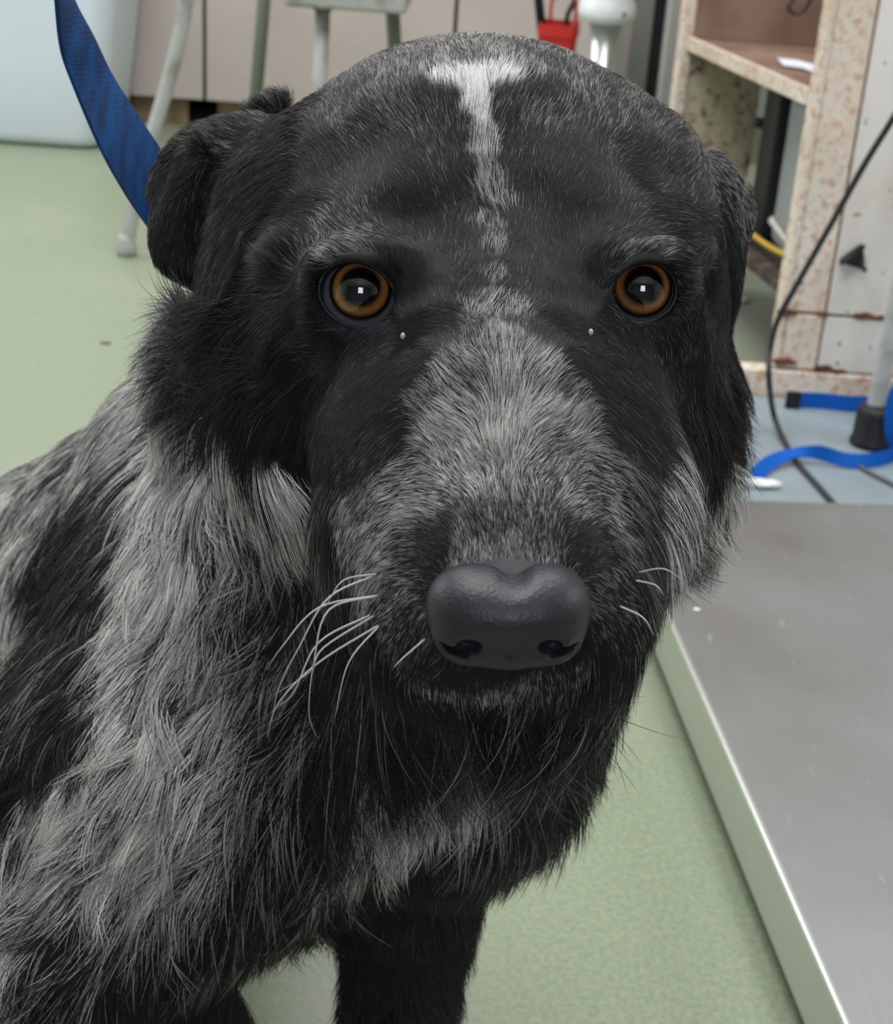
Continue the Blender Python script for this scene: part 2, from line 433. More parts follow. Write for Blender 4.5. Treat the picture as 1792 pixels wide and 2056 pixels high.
# three-armed black hook on the door
hk = ony(1712, 512, A[1]-0.004)
hq = thing('coat_hook', 'small black three-pronged hook mounted on the cream cabinet door', 'hook', tuple(float(v) for v in hk))
bm = nb()
def prong(pts, r):
    bm_ = nb(); tube(bm_, spline(pts, 5), [r[0]+(r[1]-r[0])*i/(5*(len(pts)-1)) for i in range(5*(len(pts)-1)+1)], 10); return bm_
tips = [(0.0095, 0.0185), (-0.020, -0.0095), (0.019, -0.019)]
prof = []
for k in range(3):
    a = np.array(tips[k]); b = np.array(tips[(k+1) % 3])
    for t in np.linspace(0.04, 0.96, 9):
        p = a*(1-t)+b*t
        prof.append(p*(1+0.10*math.sin(math.pi*t)))
bm = nb()
rings = [[bm.verts.new((p[0]*f_, y_, p[1]*f_)) for p in prof] for f_, y_ in ((1.0, 0.003), (1.0, -0.006), (0.86, -0.011), (0.5, -0.015))]
for a_, b_ in zip(rings[:-1], rings[1:]):
    for k in range(len(prof)): bm.faces.new((a_[k], a_[(k+1) % len(prof)], b_[(k+1) % len(prof)], b_[k]))
bm.faces.new(rings[0][::-1]); bm.faces.new(rings[-1])
bmesh.ops.recalc_face_normals(bm, faces=bm.faces)
link('hook_plate', bm, M_black, hq)
for tx, tz in tips:
    link('prong', prong([(tx*0.3, -0.010, tz*0.3), (tx*0.7, -0.013, tz*0.7), (tx*1.02, -0.017, tz*1.02)], (0.005, 0.0028)), M_black, hq, smooth=True)
pq = onz(1482, 603)
bm = nb()
vs = [bm.verts.new((0.022*(1+0.3*math.sin(k*2.3))*math.cos(k*0.7), 0.018*math.sin(k*0.7), 0.004+0.004*math.sin(k*1.7))) for k in range(9)]
c_ = bm.verts.new((0, 0, 0.009))
for k in range(9): bm.faces.new((vs[k], vs[(k+1) % 9], c_))
o = link('paper_scrap', bm, M_paper); o.location = tuple(float(v) for v in pq); s_ = o.modifiers.new('t', 'SOLIDIFY'); s_.thickness = 0.001
tag(o, 'small white paper scrap on the green floor under the cream cabinet', 'paper scrap')

# paper on the shelf, cable loop, cables below
pp = onz(1610, 133, zs1+0.002)
ppv = [onz(1560, 118, zs1+0.003), onz(1600, 122, zs1+0.003), onz(1664, 140, zs1+0.006), onz(1662, 158, zs1+0.004), onz(1612, 138, zs1+0.003), onz(1572, 132, zs1+0.003)]
bm = nb(); vs = [bm.verts.new(tuple(v)) for v in ppv]; bm.faces.new(vs)
o = link('paper', bm, M_paper); s_ = o.modifiers.new('t', 'SOLIDIFY'); s_.thickness = 0.0015
tag(o, 'crumpled white paper lying on the brown cabinet shelf', 'paper')
yk = A[1]+0.3
lp = [ony(1598, -40, yk), ony(1594, -5, yk), ony(1582, 14, yk), ony(1592, 27, yk), ony(1612, 22, yk), ony(1628, -5, yk), ony(1640, -40, yk), ony(1650, -120, yk)]
tag(link('hanging_cord', tube(nb(), spline(lp, 6), 0.003, 8), M_cord, smooth=True), 'thin dark cord hanging in a loop above the cabinet shelf', 'cord')

def on_x(px, py, x): d = ray(px, py); return C0 + d*(x/d[0])
xr = float(A[0])-0.005
b0, b1 = on_x(1498, 462, xr-0.012), ony(1596, 522, A[1]+0.05)
tag(link('yellow_cable', tube(nb(), spline([b0+(b0-b1)*0.3, b0, (b0+b1)/2+np.array([0, 0, -0.004]), b1, b1+(b1-b0)*0.05], 6), 0.0045, 10), M_yellow, smooth=True), 'yellow cable lying low inside the cream cabinet', 'cable')
b0, b1 = on_x(1515, 398, xr+0.03), ony(1612, 520, A[1]+0.06)
tag(link('white_rod', tube(nb(), [b0+(b0-b1)*0.1, b1], 0.008, 10), M_plain, smooth=True), 'pale metal rod leaning above the yellow cable', 'rod')
b0, b1 = on_x(1540, 402, xr+0.05), ony(1622, 500, A[1]+0.06)
tag(link('black_pipe', tube(nb(), [b0+(b0-b1)*0.3, b1], 0.010, 12), M_black, smooth=True), 'black pipe leaning beside the pale rod in the cabinet', 'pipe')

# ------------------------------------------------------------------ blue-grey floor mat, leg, leashes, cables
q0 = onz(1380, 794); q1 = onz(1792, 812)
tag(link('floor_mat', bx(nb(), 0.22, 1.2, 1.50, float(A[1])-0.012, 0.0, 0.004), M_mat, bevel=0.001), 'pale blue-grey vinyl mat on the floor before the cream cabinet', 'mat')
zf = 0.004
rf = onz(1748, 893, zf)
sp = thing('floor_stand', 'thin grey metal pole standing in a black rubber foot on the mat', 'stand', (float(rf[0]), float(rf[1]), zf))
link('rubber_foot', lathe(nb(), [(0.030, 0.0), (0.032, 0.004), (0.031, 0.009), (0.029, 0.012), (0.0285, 0.05), (0.026, 0.057), (0.022, 0.059), (0.014, 0.062)], n=40), M_black, sp, smooth=True)
t0 = ony(1754, 832, rf[1]); t1 = ony(1810, 560, rf[1]); dv = (t1-t0)/(t1[2]-t0[2])
base = np.array([rf[0], rf[1], zf])
link('pole', tube(nb(), [tuple(t0-dv*0.02-base), tuple(t0-base), tuple(t0+dv*0.9-base)], 0.0125, 16), M_tube, sp, smooth=True)

def ribbon(name, label, cat, left, right, m, thick=0.002, n=8):
    a = spline(left, n); b = spline(right, n)
    bm = nb()
    va = [bm.verts.new(tuple(p)) for p in a]; vm = [bm.verts.new(tuple((p+q)/2)) for p, q in zip(a, b)]; vb = [bm.verts.new(tuple(p)) for p in b]
    for i in range(len(a)-1):
        bm.faces.new((va[i], va[i+1], vm[i+1], vm[i])); bm.faces.new((vm[i], vm[i+1], vb[i+1], vb[i]))
    o = link(name, bm, m, smooth=False)
    s = o.modifiers.new('t', 'SOLIDIFY'); s.thickness = thick; s.offset = 0
    return tag(o, label, cat) if label else o
def strap_on_floor(pts, ws, stand, n=8):
    """strap following floor points; stand = how far it is turned up on edge (0 flat .. 1 vertical)"""
    P = [np.array(p, float) for p in pts]; Lf, Rt = [], []
    for i, p in enumerate(P):
        t = P[min(i+1, len(P)-1)]-P[max(i-1, 0)]; t[2] = 0; t /= np.linalg.norm(t)
        nrm = np.array([-t[1], t[0], 0])
        s = stand[i]*math.pi/2
        wv = ws*(nrm*math.cos(s)+np.array([0, 0, 1])*math.sin(s))
        Lf.append(p+np.array([0, 0, ws*math.sin(s)/2])+wv/2); Rt.append(p+np.array([0, 0, ws*math.sin(s)/2])-wv/2)
    return Lf, Rt
# dark blue strap against the cabinet base
le = thing('folded_strap', 'dark blue webbing strap with black end against the cabinet base', 'strap', (0, 0, 0))
pA = [onz(1592, 818, zf+0.001), onz(1640, 819, zf+0.001), onz(1700, 825, zf+0.001), onz(1760, 828, zf+0.001), onz(1860, 845, zf+0.001)]
Lf, Rt = strap_on_floor(pA, 0.024, [1, 1, 0.95, 0.9, 0.7])
o = ribbon('webbing', None, None, Lf, Rt, M_blue, 0.003); o.parent = le
e0 = onz(1590, 820, zf)
link('end_cap', bx(nb(), e0[0]-0.012, e0[0]+0.010, e0[1]-0.004, e0[1]+0.004, zf, 0.031), M_black, le, bevel=0.002)
# bright blue leash in front of the foot
pB = [onz(1512, 965, zf+0.002), onz(1545, 935, zf+0.006), onz(1590, 914, zf+0.012), onz(1640, 922, zf+0.008), onz(1700, 936, zf+0.002), onz(1750, 936, zf+0.002), onz(1800, 925, zf+0.004), onz(1860, 900, zf+0.004)]
Lf, Rt = strap_on_floor(pB, 0.020, [0.45, 0.35, 0.15, 0.9, 0.65, 0.8, 1, 1])
lz = thing('leash', 'bright blue webbing leash curling across the mat before the rubber foot', 'leash', (0, 0, 0))
o = ribbon('webbing', None, None, Lf, Rt, M_blue, 0.0025); o.parent = lz
rfy = rf[1]-0.05
Lc = [ony(1788, 905, rfy), ony(1776, 870, rfy), ony(1777, 820, rfy), ony(1790, 775, rfy), ony(1830, 760, rfy), ony(1850, 800, rfy)]
Rc = [p+np.array([0.004, -0.022, 0.0]) for p in Lc]
Rc = [p+np.array([0.02, -0.012, 0.0]) for p in Lc]
o = ribbon('loop', None, None, Lc, Rc, M_blue, 0.0025); o.parent = lz
# white crumpled tissue on the mat
tp = onz(1530, 975, zf+0.002)
bm = nb()
bmesh.ops.create_icosphere(bm, subdivisions=3, radius=1)
for v in bm.verts:
    n_ = math.sin(v.co.x*7+v.co.y*5)*0.25+math.sin(v.co.y*11-v.co.z*6)*0.2
    v.co = Vector((v.co.x*0.034*(1+n_)-v.co.y*0.010, v.co.y*0.010*(1+n_), (v.co.z+1)*0.005*(1+0.6*n_)))
o = link('tissue', bm, M_paper, smooth=True); o.location = (float(tp[0])-0.012, float(tp[1]), zf)
tag(o, 'crumpled white tissue on the mat at the end of the blue leash', 'tissue')

cb = [ony(1850, 140, 1.9), ony(1792, 238, 1.92), ony(1735, 330, 1.95), ony(1665, 455, 1.98), ony(1600, 570, 2.0), ony(1562, 640, 2.02), ony(1546, 700, 2.02), ony(1543, 760, 2.0), onz(1552, 830, 0.03), onz(1572, 882, 0.008), onz(1600, 930, 0.007), onz(1640, 975, 0.007), onz(1680, 1020, 0.007), onz(1720, 1060, 0.007)]
tag(link('power_cable', tube(nb(), spline(cb, 8), 0.0042, 10), M_cord, smooth=True), 'black power cable curving down before the cabinet onto the mat', 'cable')
cb = [onz(1716, 930, 0.008), onz(1745, 948, 0.008), onz(1792, 972, 0.008), onz(1860, 1010, 0.008)]
tag(link('thin_cable', tube(nb(), spline(cb, 6), 0.003, 8), M_greycord, smooth=True), 'thin grey cable running out from under the blue leash', 'cable')

# ------------------------------------------------------------------ floor scale with stainless platform (right foreground)
zp = 0.08
c1 = onz(1234, 997, zp); c2 = onz(1695, 2056, zp); c3 = onz(1792, 1011, zp)
ux = (c3-c1); ux /= np.linalg.norm(ux)
uy = (c2-c1); uy /= np.linalg.norm(uy)
Lx, Ly = 0.75, 1.35
sc = thing('floor_scale', 'low stainless steel walk-on platform scale with scuffed top on the floor', 'scale', (0, 0, 0))
def Q(a, b, z): p = c1+ux*a+uy*b; return (p[0], p[1], z)
def slab(a0, a1, b0, b1, z0, z1):
    bm = nb()
    v = [bm.verts.new(Q(a, b, z)) for a in (a0, a1) for b in (b0, b1) for z in (z0, z1)]
    for f in ((0,1,3,2),(4,6,7,5),(0,4,5,1),(2,3,7,6),(0,2,6,4),(1,5,7,3)): bm.faces.new([v[i] for i in f])
    bmesh.ops.recalc_face_normals(bm, faces=bm.faces)
    return bm
link('platform', slab(0.004, Lx, 0.003, Ly, zp-0.004, zp), M_steel, sc)
link('rim_edge', slab(0.0, 0.005, 0.0, Ly, zp-0.004, zp+0.001), M_edge, sc, bevel=0.0012, seg=3)
link('side_skirt', slab(0.001, 0.004, 0.0, Ly, 0.024, zp-0.003), M_rim, sc)
link('end_skirt', slab(0.004, Lx, 0.0, 0.003, 0.024, zp-0.003), M_rim, sc)
for a, b in ((0.06, 0.06), (Lx-0.06, 0.06), (0.06, Ly-0.06), (Lx-0.06, Ly-0.06)):
    q = Q(a, b, 0)
    link('foot', lathe(nb(), [(0.022, 0), (0.024, 0.004), (0.018, 0.014), (0.012, 0.03), (0.012, zp-0.005)], q, 20), M_black, sc, smooth=True)
sp_ = onz(1398, 1226, zp)
o = link('crumb', bmesh.new(), M_paper); bm = nb(); bmesh.ops.create_icosphere(bm, subdivisions=2, radius=0.0028); bm.to_mesh(o.data); bm.free()
o.location = (float(sp_[0]), float(sp_[1]), zp+0.0012); o.scale = (1.3, 1, 0.5)
tag(o, 'tiny pale crumb lying on the steel platform', 'crumb')
q = onz(212, 690)
bm = nb(); bmesh.ops.create_icosphere(bm, subdivisions=2, radius=0.006)
for v in bm.verts: v.co.x *= 1.6; v.co.y *= 0.6+0.3*math.sin(v.co.x*900); v.co.z = (v.co.z+0.006)*0.2
o = link('dirt_speck', bm, M_seam, smooth=True); o.location = (float(q[0]), float(q[1]), 0)
tag(o, 'small brown dirt speck on the green floor left of the dog', 'dirt')

# ================================================================== THE DOG
# The body is one signed distance field on a grid, meshed once, in the camera's axes, then turned into the room.
def wl(P):                        # world -> camera axes
    return (np.asarray(P) - C0) @ R
def lw(P):
    return np.asarray(P) @ R.T + C0

class Field:
    def __init__(s, lo, hi, h):
        s.lo = np.array(lo, float); s.h = h
        s.n = np.ceil((np.array(hi)-s.lo)/h).astype(int)+1
        s.V = np.full(s.n, 0.05, np.float32)
    def box(s, lo, hi):
        a = np.clip(np.floor((lo-s.lo)/s.h).astype(int), 0, s.n); b = np.clip(np.ceil((hi-s.lo)/s.h).astype(int)+1, 0, s.n)
        sl = tuple(slice(int(i), int(j)) for i, j in zip(a, b))
        ax = [np.arange(i, j, dtype=np.float32)*s.h+s.lo[k] for k, (i, j) in enumerate(zip(a, b))]
        X, Y, Z = np.meshgrid(*ax, indexing='ij')
        return sl, X.astype(np.float32), Y.astype(np.float32), Z.astype(np.float32)
    def put(s, sl, d, k, op):
        a = s.V[sl]
        if op == 'sub': d = -d; a2 = -a; h = np.clip(0.5+0.5*(a2+(-d)*0 - (-d))/k if False else 0.5+0.5*((-a)-(-d))/k, 0, 1)
        if op == 'add':
            h = np.maximum(k-np.abs(a-d), 0)/k
            s.V[sl] = np.minimum(a, d)-h*h*k*0.25
        else:
            h = np.maximum(k-np.abs(a-d), 0)/k
            s.V[sl] = np.maximum(a, d)+h*h*k*0.25
    def ell(s, c, r, k=0.015, rot=None, op='add'):
        c = np.array(c, float); r = np.array(r, float); m = r.max()+k+0.01
        sl, X, Y, Z = s.box(c-m, c+m)
        if X.size == 0: return
        X = X-np.float32(c[0]); Y = Y-np.float32(c[1]); Z = Z-np.float32(c[2])
        if rot is not None:
            q = np.array(rot.transposed() if hasattr(rot, 'transposed') else rot.T, np.float32)
            X, Y, Z = q[0,0]*X+q[0,1]*Y+q[0,2]*Z, q[1,0]*X+q[1,1]*Y+q[1,2]*Z, q[2,0]*X+q[2,1]*Y+q[2,2]*Z
        k0 = np.sqrt((X/r[0])**2+(Y/r[1])**2+(Z/r[2])**2)
        k1 = np.sqrt((X/r[0]**2)**2+(Y/r[1]**2)**2+(Z/r[2]**2)**2)+1e-6
        s.put(sl, k0*(k0-1)/k1, k, op)
    def cone(s, a, b, ra, rb, k=0.02, op='add'):
        a = np.array(a, float); b = np.array(b, float); m = max(ra, rb)+k+0.01
        sl, X, Y, Z = s.box(np.minimum(a, b)-m, np.maximum(a, b)+m)
        if X.size == 0: return
        d = b-a; L2 = float(d@d)
        X = X-np.float32(a[0]); Y = Y-np.float32(a[1]); Z = Z-np.float32(a[2])
        t = np.clip((X*d[0]+Y*d[1]+Z*d[2])/L2, 0, 1)
        s.put(sl, np.sqrt((X-t*d[0])**2+(Y-t*d[1])**2+(Z-t*d[2])**2)-(ra+(rb-ra)*t), k, op)

def surface_nets(V, lo, h):
    s = V < 0
    n = np.array(V.shape)-1
    cnt = np.zeros(n, np.uint8)
    offs = [(i, j, k) for i in (0, 1) for j in (0, 1) for k in (0, 1)]
    for o in offs: cnt += s[o[0]:n[0]+o[0], o[1]:n[1]+o[1], o[2]:n[2]+o[2]]
    idx = np.argwhere((cnt > 0) & (cnt < 8))
    val = [V[idx[:, 0]+o[0], idx[:, 1]+o[1], idx[:, 2]+o[2]] for o in offs]
    acc = np.zeros((len(idx), 3)); c = np.zeros(len(idx))
    for a in range(8):
        for b in range(a+1, 8):
            d = np.array(offs[b])-np.array(offs[a])
            if np.abs(d).sum() != 1: continue
            m = (val[a] < 0) != (val[b] < 0)
            t = np.where(m, val[a]/np.where(m, val[a]-val[b], 1), 0)
            acc += m[:, None]*(np.array(offs[a])+t[:, None]*d); c += m
    P = lo+(idx+acc/c[:, None])*h
    im = np.full(n, -1, np.int32); im[idx[:, 0], idx[:, 1], idx[:, 2]] = np.arange(len(idx))
    quads = []
    for ax in range(3):
        u, v = (ax+1) % 3, (ax+2) % 3
        a = [slice(0, -1)]*3; b = [slice(0, -1)]*3; b[ax] = slice(1, None)
        sa = s[:-1, :-1, :-1] if False else s
        A_ = np.take(s, range(0, s.shape[ax]-1), ax); B_ = np.take(s, range(1, s.shape[ax]), ax)
        e = np.argwhere(A_ != B_)
        e = e[(e[:, u] > 0) & (e[:, v] > 0) & (e[:, u] < n[u]) & (e[:, v] < n[v])]
        ins = s[e[:, 0], e[:, 1], e[:, 2]]
        def g(du, dv):
            q = e.copy(); q[:, u] -= du; q[:, v] -= dv
            return im[q[:, 0], q[:, 1], q[:, 2]]
        qd = np.stack([g(1, 1), g(0, 1), g(0, 0), g(1, 0)], 1)
        qd[~ins] = qd[~ins][:, ::-1]
        quads.append(qd)
    return P, np.concatenate(quads)

def np_mesh(name, P, Qd, m, parent, colors=None):
    me = bpy.data.meshes.new(name)
    me.vertices.add(len(P)); me.vertices.foreach_set('co', P.astype(np.float32).ravel())
    me.loops.add(Qd.size); me.loops.foreach_set('vertex_index', Qd.astype(np.int32).ravel())
    me.polygons.add(len(Qd)); me.polygons.foreach_set('loop_start', np.arange(0, Qd.size, 4, dtype=np.int32))
    me.polygons.foreach_set('use_smooth', np.ones(len(Qd), bool))
    me.update(calc_edges=True); me.validate()
    if m: me.materials.append(m)
    o = bpy.data.objects.new(name, me); COL.objects.link(o)
    if parent: o.parent = parent
    return o
def rot_img(deg):                 # rotation in the picture plane, clockwise positive
    return Matrix.Rotation(math.radians(-deg), 3, 'Z')

FD = Field((-0.62, -0.54, -1.32), (0.17, 0.21, -0.29), 0.0026)
PXR = lambda px, d: px/F*d
# -- eyes
EYL, EYR = L3(724, 594, 0.462), L3(1283, 590, 0.474)
RE = 0.0122
# -- torso
def cone(p1, r1, p2, r2, k=0.03): FD.cone(L3(*p1), L3(*p2), r1, r2, k)
cone((760, 1150, 0.86), 0.085, (460, 1245, 0.86), 0.122, 0.05)
cone((455, 1250, 0.86), 0.120, (236, 1308, 1.00), 0.122, 0.05)
cone((236, 1308, 1.00), 0.122, (20, 1470, 1.10), 0.128, 0.05)
cone((20, 1470, 1.10), 0.128, (-120, 1560, 1.12), 0.130, 0.05)
# neck and chest
cone((960, 640, 0.62), 0.070, (800, 1080, 0.655), 0.088, 0.04)
cone((800, 1080, 0.655), 0.088, (560, 1120, 0.76), 0.092, 0.04)
cone((800, 1080, 0.655), 0.088, (720, 1380, 0.665), 0.090, 0.04)
cone((900, 1250, 0.62), 0.058, (880, 1400, 0.640), 0.049, 0.04)
cone((720, 1380, 0.665), 0.090, (590, 1500, 0.680), 0.070, 0.04)
cone((800, 1450, 0.650), 0.064, (825, 1580, 0.670), 0.036, 0.035)
# shoulder on the near side and its upper arm
cone((440, 960, 0.72), 0.055, (420, 1300, 0.665), 0.060, 0.045)
cone((420, 1300, 0.665), 0.060, (270, 1600, 0.625), 0.058, 0.045)
cone((270, 1600, 0.625), 0.058, (150, 1850, 0.615), 0.046, 0.035)
cone((540, 1450, 0.660), 0.066, (330, 1680, 0.650), 0.045, 0.04)
# legs: straight down in the room to the floor
def leg(px, py, d, r0, r1, r2, dxw=0.0, dyw=0.0):
    P = W3(px, py, d); ank = P.copy(); ank[2] = 0.05; ank[0] += dxw; ank[1] += dyw
    FD.cone(wl(P), wl(ank), r0, r1, 0.02)
    paw = ank + np.array([0.004, -0.018, -0.024])
    Rl = R.T
    FD.ell(wl(paw), (r2, r2*1.35, r2*0.75), 0.015, rot=Matrix([tuple(x) for x in R]).transposed())
    for t in (-1.5, -0.5, 0.5, 1.5):
        q = paw + np.array([t*r2*0.5, -r2*1.0+abs(t)*0.004, -0.006])
        FD.ell(wl(q), (0.010, 0.014, 0.012), 0.006)
cone((840, 1600, 0.675), 0.032, (818, 1850, 0.668), 0.0245, 0.02)
cone((818, 1850, 0.668), 0.0245, (800, 2040, 0.665), 0.0195, 0.02)
leg(800, 2040, 0.665, 0.0195, 0.018, 0.026)
cone((150, 1850, 0.615), 0.045, (250, 2060, 0.640), 0.036, 0.03)
cone((250, 2060, 0.640), 0.036, (330, 2120, 0.655), 0.030, 0.03)
leg(330, 2120, 0.655, 0.028, 0.019, 0.027)
# haunches and hind feet
for (hx, hy) in ((-0.46, 0.90), (-0.22, 1.05)):
    FD.cone(wl((hx, hy+0.04, 0.14)), wl((hx+0.05, hy-0.10, 0.20)), 0.085, 0.055, 0.04)
    FD.cone(wl((hx+0.05, hy-0.10, 0.18)), wl((hx+0.02, hy+0.02, 0.04)), 0.05, 0.03, 0.03)
    FD.cone(wl((hx+0.02, hy+0.02, 0.032)), wl((hx+0.04, hy-0.15, 0.024)), 0.026, 0.024, 0.02)
# -- head
cone((940, 570, 0.565), 0.077, (940, 620, 0.550), 0.074, 0.02)
FD.ell(L3(955, 440, 0.560), (0.0745, 0.058, 0.075), 0.02)
FD.ell(L3(958, 340, 0.555), (0.060, 0.040, 0.060), 0.02)
FD.ell(L3(660, 720, 0.535), (0.036, 0.044, 0.044), 0.03)
FD.ell(L3(560, 560, 0.560), (0.024, 0.050, 0.040), 0.03)
FD.ell(L3(1255, 720, 0.540), (0.0275, 0.040, 0.044), 0.03)
FD.ell(L3(1322, 520, 0.560), (0.016, 0.046, 0.040), 0.03)
FD.ell(L3(1395, 800, 0.615), (0.014, 0.040, 0.03), 0.02)
FD.ell(L3(1360, 1000, 0.600), (0.014, 0.026, 0.02), 0.02)
FD.ell(L3(400, 760, 0.620), (0.016, 0.030, 0.03), 0.02)
FD.ell(L3(690, 870, 0.520), (0.026, 0.030, 0.035), 0.03)
FD.ell(L3(1270, 880, 0.520), (0.022, 0.028, 0.035), 0.03)
# brows
FD.ell(L3(668, 505, 0.490), (0.020, 0.012, 0.018), 0.02)
FD.ell(L3(840, 470, 0.490), (0.016, 0.016, 0.014), 0.025)
FD.ell(L3(1130, 470, 0.492), (0.016, 0.016, 0.014), 0.025)
FD.ell(L3(1312, 505, 0.500), (0.017, 0.012, 0.018), 0.02)
FD.ell(L3(660, 680, 0.480), (0.016, 0.010, 0.014), 0.02)
FD.ell(L3(1310, 680, 0.492), (0.014, 0.010, 0.014), 0.02)
# stop and muzzle
cone((990, 500, 0.512), 0.024, (1003, 700, 0.474), 0.027, 0.03)
cone((1003, 700, 0.474), 0.027, (1010, 900, 0.432), 0.031, 0.025)
cone((1010, 900, 0.432), 0.031, (1015, 1120, 0.398), 0.0285, 0.02)
cone((900, 960, 0.445), 0.030, (885, 1190, 0.408), 0.0225, 0.022)
cone((1120, 960, 0.447), 0.030, (1150, 1190, 0.412), 0.0205, 0.022)
cone((850, 860, 0.470), 0.030, (880, 1000, 0.445), 0.030, 0.025)
cone((1160, 860, 0.475), 0.026, (1140, 1000, 0.450), 0.028, 0.025)
FD.ell(L3(1015, 1240, 0.398), (0.031, 0.0235, 0.026), 0.015)
FD.ell(L3(905, 1270, 0.402), (0.0195, 0.0165, 0.018), 0.012)
FD.ell(L3(1125, 1270, 0.404), (0.0185, 0.0165, 0.018), 0.012)
# lower jaw and chin, lip line between
cone((1010, 1120, 0.480), 0.034, (1015, 1340, 0.412), 0.0165, 0.008)
FD.ell(L3(1018, 1372, 0.405), (0.024, 0.009, 0.015), 0.004)
# eye hollows
for c, sx in ((EYL, 1), (EYR, -1)):
    FD.ell(c+np.array([0, 0.0, -0.002]), (0.0190, 0.0175, 0.0172), 0.014)
    FD.ell(c+np.array([0, 0.0085, 0.007]), (0.0150, 0.0060, 0.0120), 0.010)
    FD.ell(c+np.array([-0.0006 if sx > 0 else 0.0, -0.0010, 0.012]), (0.0122 if sx > 0 else 0.0104, 0.0096 if sx > 0 else 0.0090, 0.016), 0.003, rot=rot_img(sx*24), op='sub')
    FD.ell(c, (0.0132, 0.0132, 0.0132), 0.001, op='sub')
# ears
FD.ell(L3(440, 330, 0.580), (0.030, 0.016, 0.010), 0.014, rot=rot_img(-28))
FD.ell(L3(392, 400, 0.572), (0.0150, 0.027, 0.0075), 0.010, rot=rot_img(14))
FD.ell(L3(350, 480, 0.566), (0.0088, 0.0130, 0.006), 0.008, rot=rot_img(10))
FD.ell(L3(450, 450, 0.575), (0.016, 0.026, 0.009), 0.016, rot=rot_img(10))
FD.ell(L3(372, 370, 0.560), (0.0055, 0.020, 0.005), 0.006, rot=rot_img(18))
FD.ell(L3(430, 440, 0.562), (0.007, 0.018, 0.005), 0.008, rot=rot_img(10), op='sub')
FD.ell(L3(535, 215, 0.600), (0.012, 0.005, 0.008), 0.014, rot=rot_img(-25))
FD.ell(L3(1436, 470, 0.598), (0.0110, 0.034, 0.020), 0.014, rot=rot_img(-4))
FD.ell(L3(1478, 420, 0.600), (0.0065, 0.011, 0.010), 0.012)
# keep the feet above the floor
ax = [np.arange(FD.n[k], dtype=np.float32)*FD.h+FD.lo[k] for k in range(3)]
zw = (H+ax[0][:, None, None]*R[2, 0]+ax[1][None, :, None]*R[2, 1]+ax[2][None, None, :]*R[2, 2]).astype(np.float32)
FD.V = np.maximum(FD.V, 0.003-zw)
BP, BQ = surface_nets(FD.V, FD.lo, FD.h)
del zw
# light relaxation of the mesh
for _ in range(3):
    acc = np.zeros_like(BP); cn = np.zeros(len(BP))
    for a, b in ((0, 1), (1, 2), (2, 3), (3, 0)):
        for q in range(3):
            acc[:, q] += np.bincount(BQ[:, a], BP[BQ[:, b], q], len(BP))+np.bincount(BQ[:, b], BP[BQ[:, a], q], len(BP))
        cn += np.bincount(BQ[:, a], minlength=len(BP))+np.bincount(BQ[:, b], minlength=len(BP))
    BP = BP*0.5+0.5*acc/cn[:, None]

def vnormals(P, Qd):
    fn = np.cross(P[Qd[:, 2]]-P[Qd[:, 0]], P[Qd[:, 3]]-P[Qd[:, 1]])
    N = np.zeros_like(P)
    for c in range(4):
        for q in range(3): N[:, q] += np.bincount(Qd[:, c], fn[:, q], len(P))
    return N/(np.linalg.norm(N, axis=1)[:, None]+1e-12), np.linalg.norm(fn, axis=1)*0.5
BN, BA = vnormals(BP, BQ)
# surface point seen at a pixel (to pin the coat markings on the body)
_pp = np.stack([896+F*BP[:, 0]/-BP[:, 2], 1028-F*BP[:, 1]/-BP[:, 2]], 1)
def pin(px, py):
    d2 = (_pp[:, 0]-px)**2+(_pp[:, 1]-py)**2
    m = d2 < 22**2
    if not m.any():
        i = int(np.argmin(d2)); return BP[i]
    c = np.where(m)[0]
    return BP[c[np.argmax(BP[c, 2])]]

